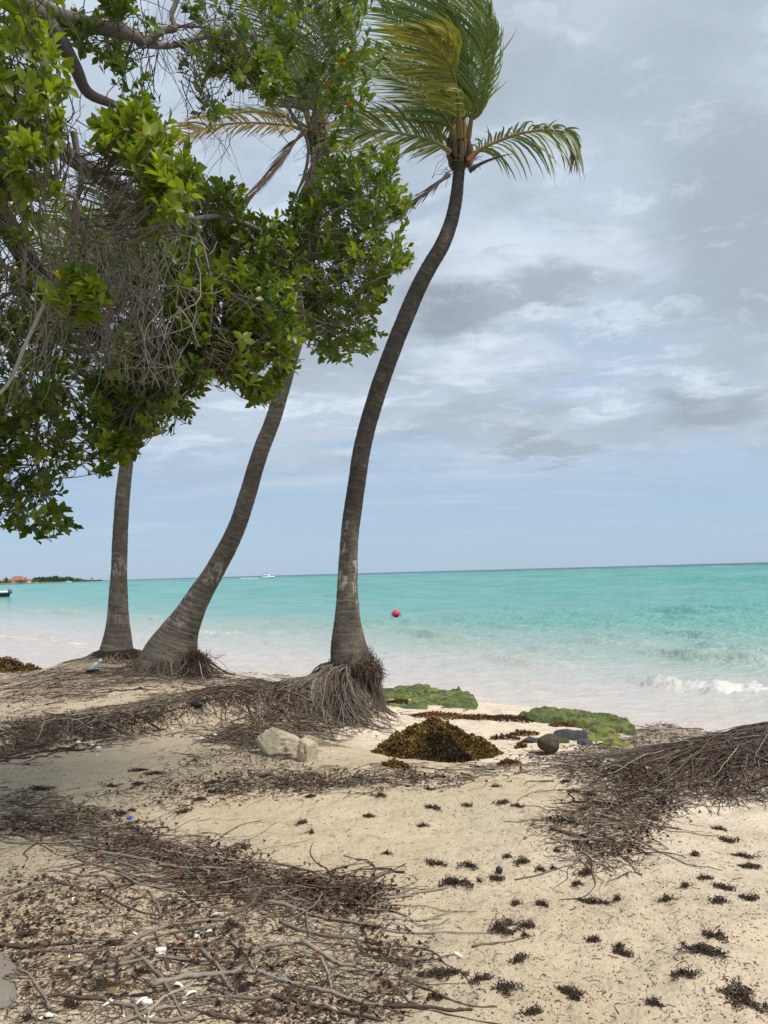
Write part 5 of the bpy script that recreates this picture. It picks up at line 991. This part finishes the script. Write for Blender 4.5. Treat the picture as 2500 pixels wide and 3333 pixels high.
pbox('windscreen', (1.75, -1.3, 1.75), (2.25, 1.3, 2.45), DKG, by, (.0, .35)); pbox('flybridge', (-4.6, -1.5, 2.76), (1.0, 1.5, 3.35), WH, by, (.1, .5)); pbox('flybridge_roof', (-4.6, -1.4, 4.15), (-1.8, 1.4, 4.3), GRYP, by)
for xx in (-4.4, -2.0): pbox('roof_post', (xx, -1.35, 3.36), (xx+.12, -1.2, 4.14), GRYP, by)
pbox('antenna', (-.4, -.05, 3.36), (-.25, .05, 5.2), GRYP, by); pbox('seat_back', (-1.2, -1.0, 3.36), (.2, 1.0, 3.9), DKG, by); pbox('bow_rail', (3.2, -1.0, 1.95), (5.0, 1.0, 2.15), GRYP, by); pbox('fender', (3.4, -1.75, .3), (4.4, -1.5, 1.1), BLK, by)
q2 = at(np.float64(838), np.float64(1884.5), np.float64(Db)); xs = np.linspace(-9.5, 4.5, 30); yy = np.concatenate([np.stack([xs, -1.1*np.abs(np.sin(xs*1.1))-.6, .18+.12*np.sin(xs*3)], 1), np.stack([xs, 0*xs, .42+.15*np.cos(xs*2)], 1), np.stack([xs, 1.0*np.abs(np.sin(xs*1.3))+.6, .1+0*xs], 1)])
a = np.arange(29); Q_ = np.concatenate([np.stack([a, a+1, 31+a, 30+a], 1), np.stack([30+a, 31+a, 61+a, 60+a], 1)]); wk = mk('wake', yy, Q_, plain('foam', (.85, .86, .86), .9)); wk.location = (q2[0]-4, q2[1], SEA_Z); tag(wk, 'white foam wake trailing the motor yacht', 'wake', kind='stuff')
q = at(np.float64(-20), np.float64(1943), np.float64(112)); bb = empty('moored_boat', (q[0], q[1], SEA_Z)); tag(bb, 'moored boat with black hull and white deck rail', 'boat'); hull(4.6, 1.7, -.2, .62, BLK, bb, .3); pbox('deck', (-2.2, -.82, .63), (2.2, .82, .92), WH, bb, (0, .1)); pbox('engine', (2.1, -.25, .5), (2.55, .25, 1.15), plain('grey_engine', (.10, .14, .16), .5), bb, (.05, .1)); pbox('console', (-1.2, -.4, .93), (-.3, .4, 1.9), WH, bb, (.1, .2))
# buoys
q = at(np.float64(1289), np.float64(2012), np.float64(36.)); sz = SEA_Z+.03; v = ray(np.float64(1289), np.float64(2012)); q = CAM+v*((sz-EYE)/v[2]); zb = float(zsea[np.argmin((x_sea-q[0])**2+(y_sea-q[1])**2)]); bu = empty('red_buoy', (q[0], q[1], SEA_Z+zb+.08)); tag(bu, 'round red mooring buoy with rope ends floating near the shore', 'buoy')
V, Fc = blobmesh(4); V *= .175; o = mk('float', V, Fc, m_col('red_plastic', (.60, .045, .07), .45, 0, 8, 0, .2, .4, False)); o.parent = bu; o.location = (0, 0, .09)
V, Q_ = lathe([(.158, -.04), (.162, -.005), (.158, .03)], 32); o = mk('waterline_band', V, Q_, plain('weed_black', (.03, .015, .015), .8)); o.parent = bu; o.location = (0, 0, .02)
for sd in (-1, 1):
    V, Q_, _i = tube_arrays(spline([(sd*.13, -.05, .13), (sd*.2, -.06, .12), (sd*.22, -.06, .02), (sd*.24, -.06, -.06)], 8)[None], np.full((1, 8), .014), 6); o = mk('rope', V, Q_, plain('rope', (.10, .09, .08), .9)); o.parent = bu
q = at(np.float64(547), np.float64(1907), np.float64(330.)); yb = empty('marker_buoy', (q[0], q[1], SEA_Z)); tag(yb, 'small yellow marker buoy far out on the turquoise water', 'buoy'); YM = plain('yellow_plastic', (.62, .40, .05), .5)
V, Q_ = lathe([(.3, -.2), (.42, .1), (.36, .5), (.1, 1.2), (.02, 1.5)], 12); o = mk('float', V, Q_, YM); o.parent = yb; V, Q_ = lathe([(.02, 1.4), (.16, 1.5), (.16, 1.75), (.02, 1.85)], 10); o = mk('top_mark', V, Q_, YM); o.parent = yb

# ---------------------------------------------------------------- far headland
HL = [(-260, 1909, 700), (0, 1905, 760), (70, 1902, 820), (140, 1899, 900), (210, 1896.5, 1000), (270, 1894, 1150), (330, 1892.5, 1400)]
cen = np.array([sea_pt(a, b) for a, b, d_ in HL]); cen = np.array([(at(np.float64(a), np.float64(b), np.float64(d_))[0], d_) for a, b, d_ in HL]); n = 80; C = spline(np.c_[cen, np.zeros(len(cen))], n)[:, :2]; V = []
wdt = np.interp(np.linspace(0, 1, n), [0, .5, 1], [220, 160, 8]); hts = np.interp(np.linspace(0, 1, n), [0, .5, .85, 1], [2.2, 1.6, .7, .15])*(.8+.4*vnoise(np.arange(n)*.4, np.zeros(n)))
for f, hz in ((0, -.6), (.04, .5), (.12, 1), (.6, 1.1), (1., -.6)): V.append(np.stack([C[:, 0]+f*wdt*-.25, C[:, 1]+f*wdt, SEA_Z+np.where(hz > 0, hz*hts, -2)], 1))
V = np.concatenate(V); i, j = np.meshgrid(np.arange(4), np.arange(n-1), indexing='ij'); A_ = i*n+j
tag(mk('headland', V, np.stack([A_, A_+1, A_+n+1, A_+n], -1).reshape(-1, 4), m_col('headland_ground', (.13, .15, .10), .95, 0, .05, 0, .4, .1, False, ((.38, .33, .25), .08, .8))), 'low dark headland ending in a thin spit', 'headland', kind='structure')
def hl(px, dd=0):
    a = np.array(HL, float); b = np.interp(px, a[:, 0], a[:, 1]); d_ = np.interp(px, a[:, 0], a[:, 2]); p = at(np.float64(px), np.float64(b), np.float64(d_)); p[2] = SEA_Z+.8; p = np.array([p[0]*(1+dd/d_), p[1]+dd, p[2]]); return p
# woods of the headland: one mass of leaf clumps
n = 5200; pxs = np.concatenate([rng.uniform(-240, 330, 2200), rng.uniform(105, 255, 3000)]); dd = rng.uniform(12, 60, n); B = np.array([hl(a, b) for a, b in zip(pxs, dd)]); crown_h = np.interp(pxs, [-240, 0, 60, 110, 115, 150, 200, 240, 290, 335], [5, 4, 3.8, 3.5, 6, 6.5, 7, 4.5, 2, .8])*(.45+.85*fbm(pxs*.11, np.zeros(n), 3)); zz = rng.random(n)**.6*crown_h
P = B+np.stack([rng.normal(0, 1.2, n), rng.normal(0, 1.2, n), zz], 1); V, Fn = instance(wt, wf, frames(rdirs(n), rdirs(n), rng.uniform(1.1, 2.4, n)), P); V[:, 2] = np.maximum(V[:, 2], SEA_Z+.3)
tag(mk('headland_woods', V, Fn, M_LEAF, smooth=False, attrs={'col': np.repeat(np.array([(.05, .085, .05), (.035, .07, .045), (.075, .10, .06)])[rng.integers(0, 3, n)], len(wt), 0)}), 'dark green wood along the far headland shore', 'woods', kind='stuff')
TER = m_col('terracotta_roof', (.36, .165, .11), .85, 0, .8, 0, .3, .2, False); CRM = m_col('cream_wall', (.62, .56, .48), .8, 0, .5, 0, .15, .2, False); PNK = m_col('pink_wall', (.50, .33, .26), .8, 0, .5, 0, .15, .2, False)
def villa(px, dd, wpx, hpx, rpx, wall, label, win=4, hip=.25):
    p = hl(px, dd); k = p[1]/F; w_, h_, r_ = wpx*k, hpx*k, rpx*k; v = empty('villa', (p[0], p[1], p[2])); tag(v, label, 'house', 'houses on the far headland'); dp = max(8, w_*.5)
    o = mk('wall', box((-w_/2, 0, -1), (w_/2, dp, h_)), BQ, wall, smooth=False); o.parent = v; e = .5
    V = np.array([(-w_/2-e, -e, h_+.01), (w_/2+e, -e, h_+.01), (w_/2+e, dp+e, h_+.01), (-w_/2-e, dp+e, h_+.01), (-w_/2+w_*hip, dp/2, h_+r_), (w_/2-w_*hip, dp/2, h_+r_)]); o = bpy.data.objects.new('roof', bpy.data.meshes.new('roof')); o.data.from_pydata(V.tolist(), [], [(0, 1, 5, 4), (1, 2, 5), (2, 3, 4, 5), (3, 0, 4), (0, 3, 2, 1)]); o.data.materials.append(TER); link(o, v)
    for i in range(win):
        xx = -w_/2+(i+.5)*w_/win; pbox('window', (xx-w_/win*.22, -.12, h_*.3), (xx+w_/win*.22, -.02, h_*.75), DKG, v)
villa(52, 60, 52, 9, 15, PNK, 'largest pink villa with a broad terracotta roof on the headland', 6); villa(8, 40, 24, 8, 7, PNK, 'small pink villa next to the tall tree on the headland', 3); villa(34, 18, 14, 7, 4, CRM, 'small cream villa in front of the broad terracotta roof', 2); villa(82, 22, 18, 10, 5, CRM, 'pale cream house with white front between villa and woods', 3); villa(102, 30, 24, 6, 7, CRM, 'long low cream house beside the headland woods', 5); villa(72, 50, 22, 12, 9, PNK, 'stepped pink house wing behind the cream house', 3)
def ftree(px, dd, hpx, label, cls, kind):
    p = hl(px, dd); k = p[1]/F; h_ = hpx*k; v = empty(cls, tuple(p)); tag(v, label, 'tree'); V, Q_, _i = tube_arrays(spline([(0, 0, -1), (.1*h_*.2, 0, h_*.5), (0, 0, h_*.85)], 8)[None], np.linspace(.05*h_, .015*h_, 8)[None], 6); o = mk('trunk', V, Q_, M_WOOD, attrs={'col': np.tile((.12, .10, .08), (len(V), 1))}); o.parent = v
    n = 240; c_ = rng.normal(0, 1, (n, 3))*np.array([.16, .16, .18])*h_+np.array([0, 0, h_*.72])
    if kind == 'palm': a = rng.random(n)*6.28; r = rng.random(n)*.38*h_; c_ = np.stack([np.cos(a)*r, np.sin(a)*r, h_*.88+.10*h_-r*r/(.38*h_)*.45+rng.normal(0, .03*h_, n)], 1)
    V, Fn = instance(wt, wf, frames(rdirs(n), rdirs(n), rng.uniform(.06, .12, n)*h_), c_); o = mk('crown', V, Fn, M_LEAF, smooth=False, attrs={'col': np.tile((.035, .06, .04), (len(V), 1))}); o.parent = v; o['kind'] = 'stuff'
ftree(20, 14, 20, 'tall dark tree standing between the pink villas on the headland', 'headland_tree', 'x'); ftree(210, 10, 13, 'single palm rising above the headland woods', 'headland_palm', 'palm'); ftree(298, 4, 10, 'lone bare-looking palm near the end of the spit', 'headland_palm', 'palm')
p = hl(222, -30); sb = empty('anchored_boat', (p[0], p[1], SEA_Z)); tag(sb, 'small white boat anchored off the headland woods', 'boat'); hull(9, 2.6, -.2, 1., WH, sb); pbox('cabin', (-2, -1, 1.02), (1.2, 1, 2.1), WH, sb, (.1, .6)); pbox('cabin_window', (-1.5, -1.06, 1.35), (.4, -1.005, 1.85), DKG, sb)
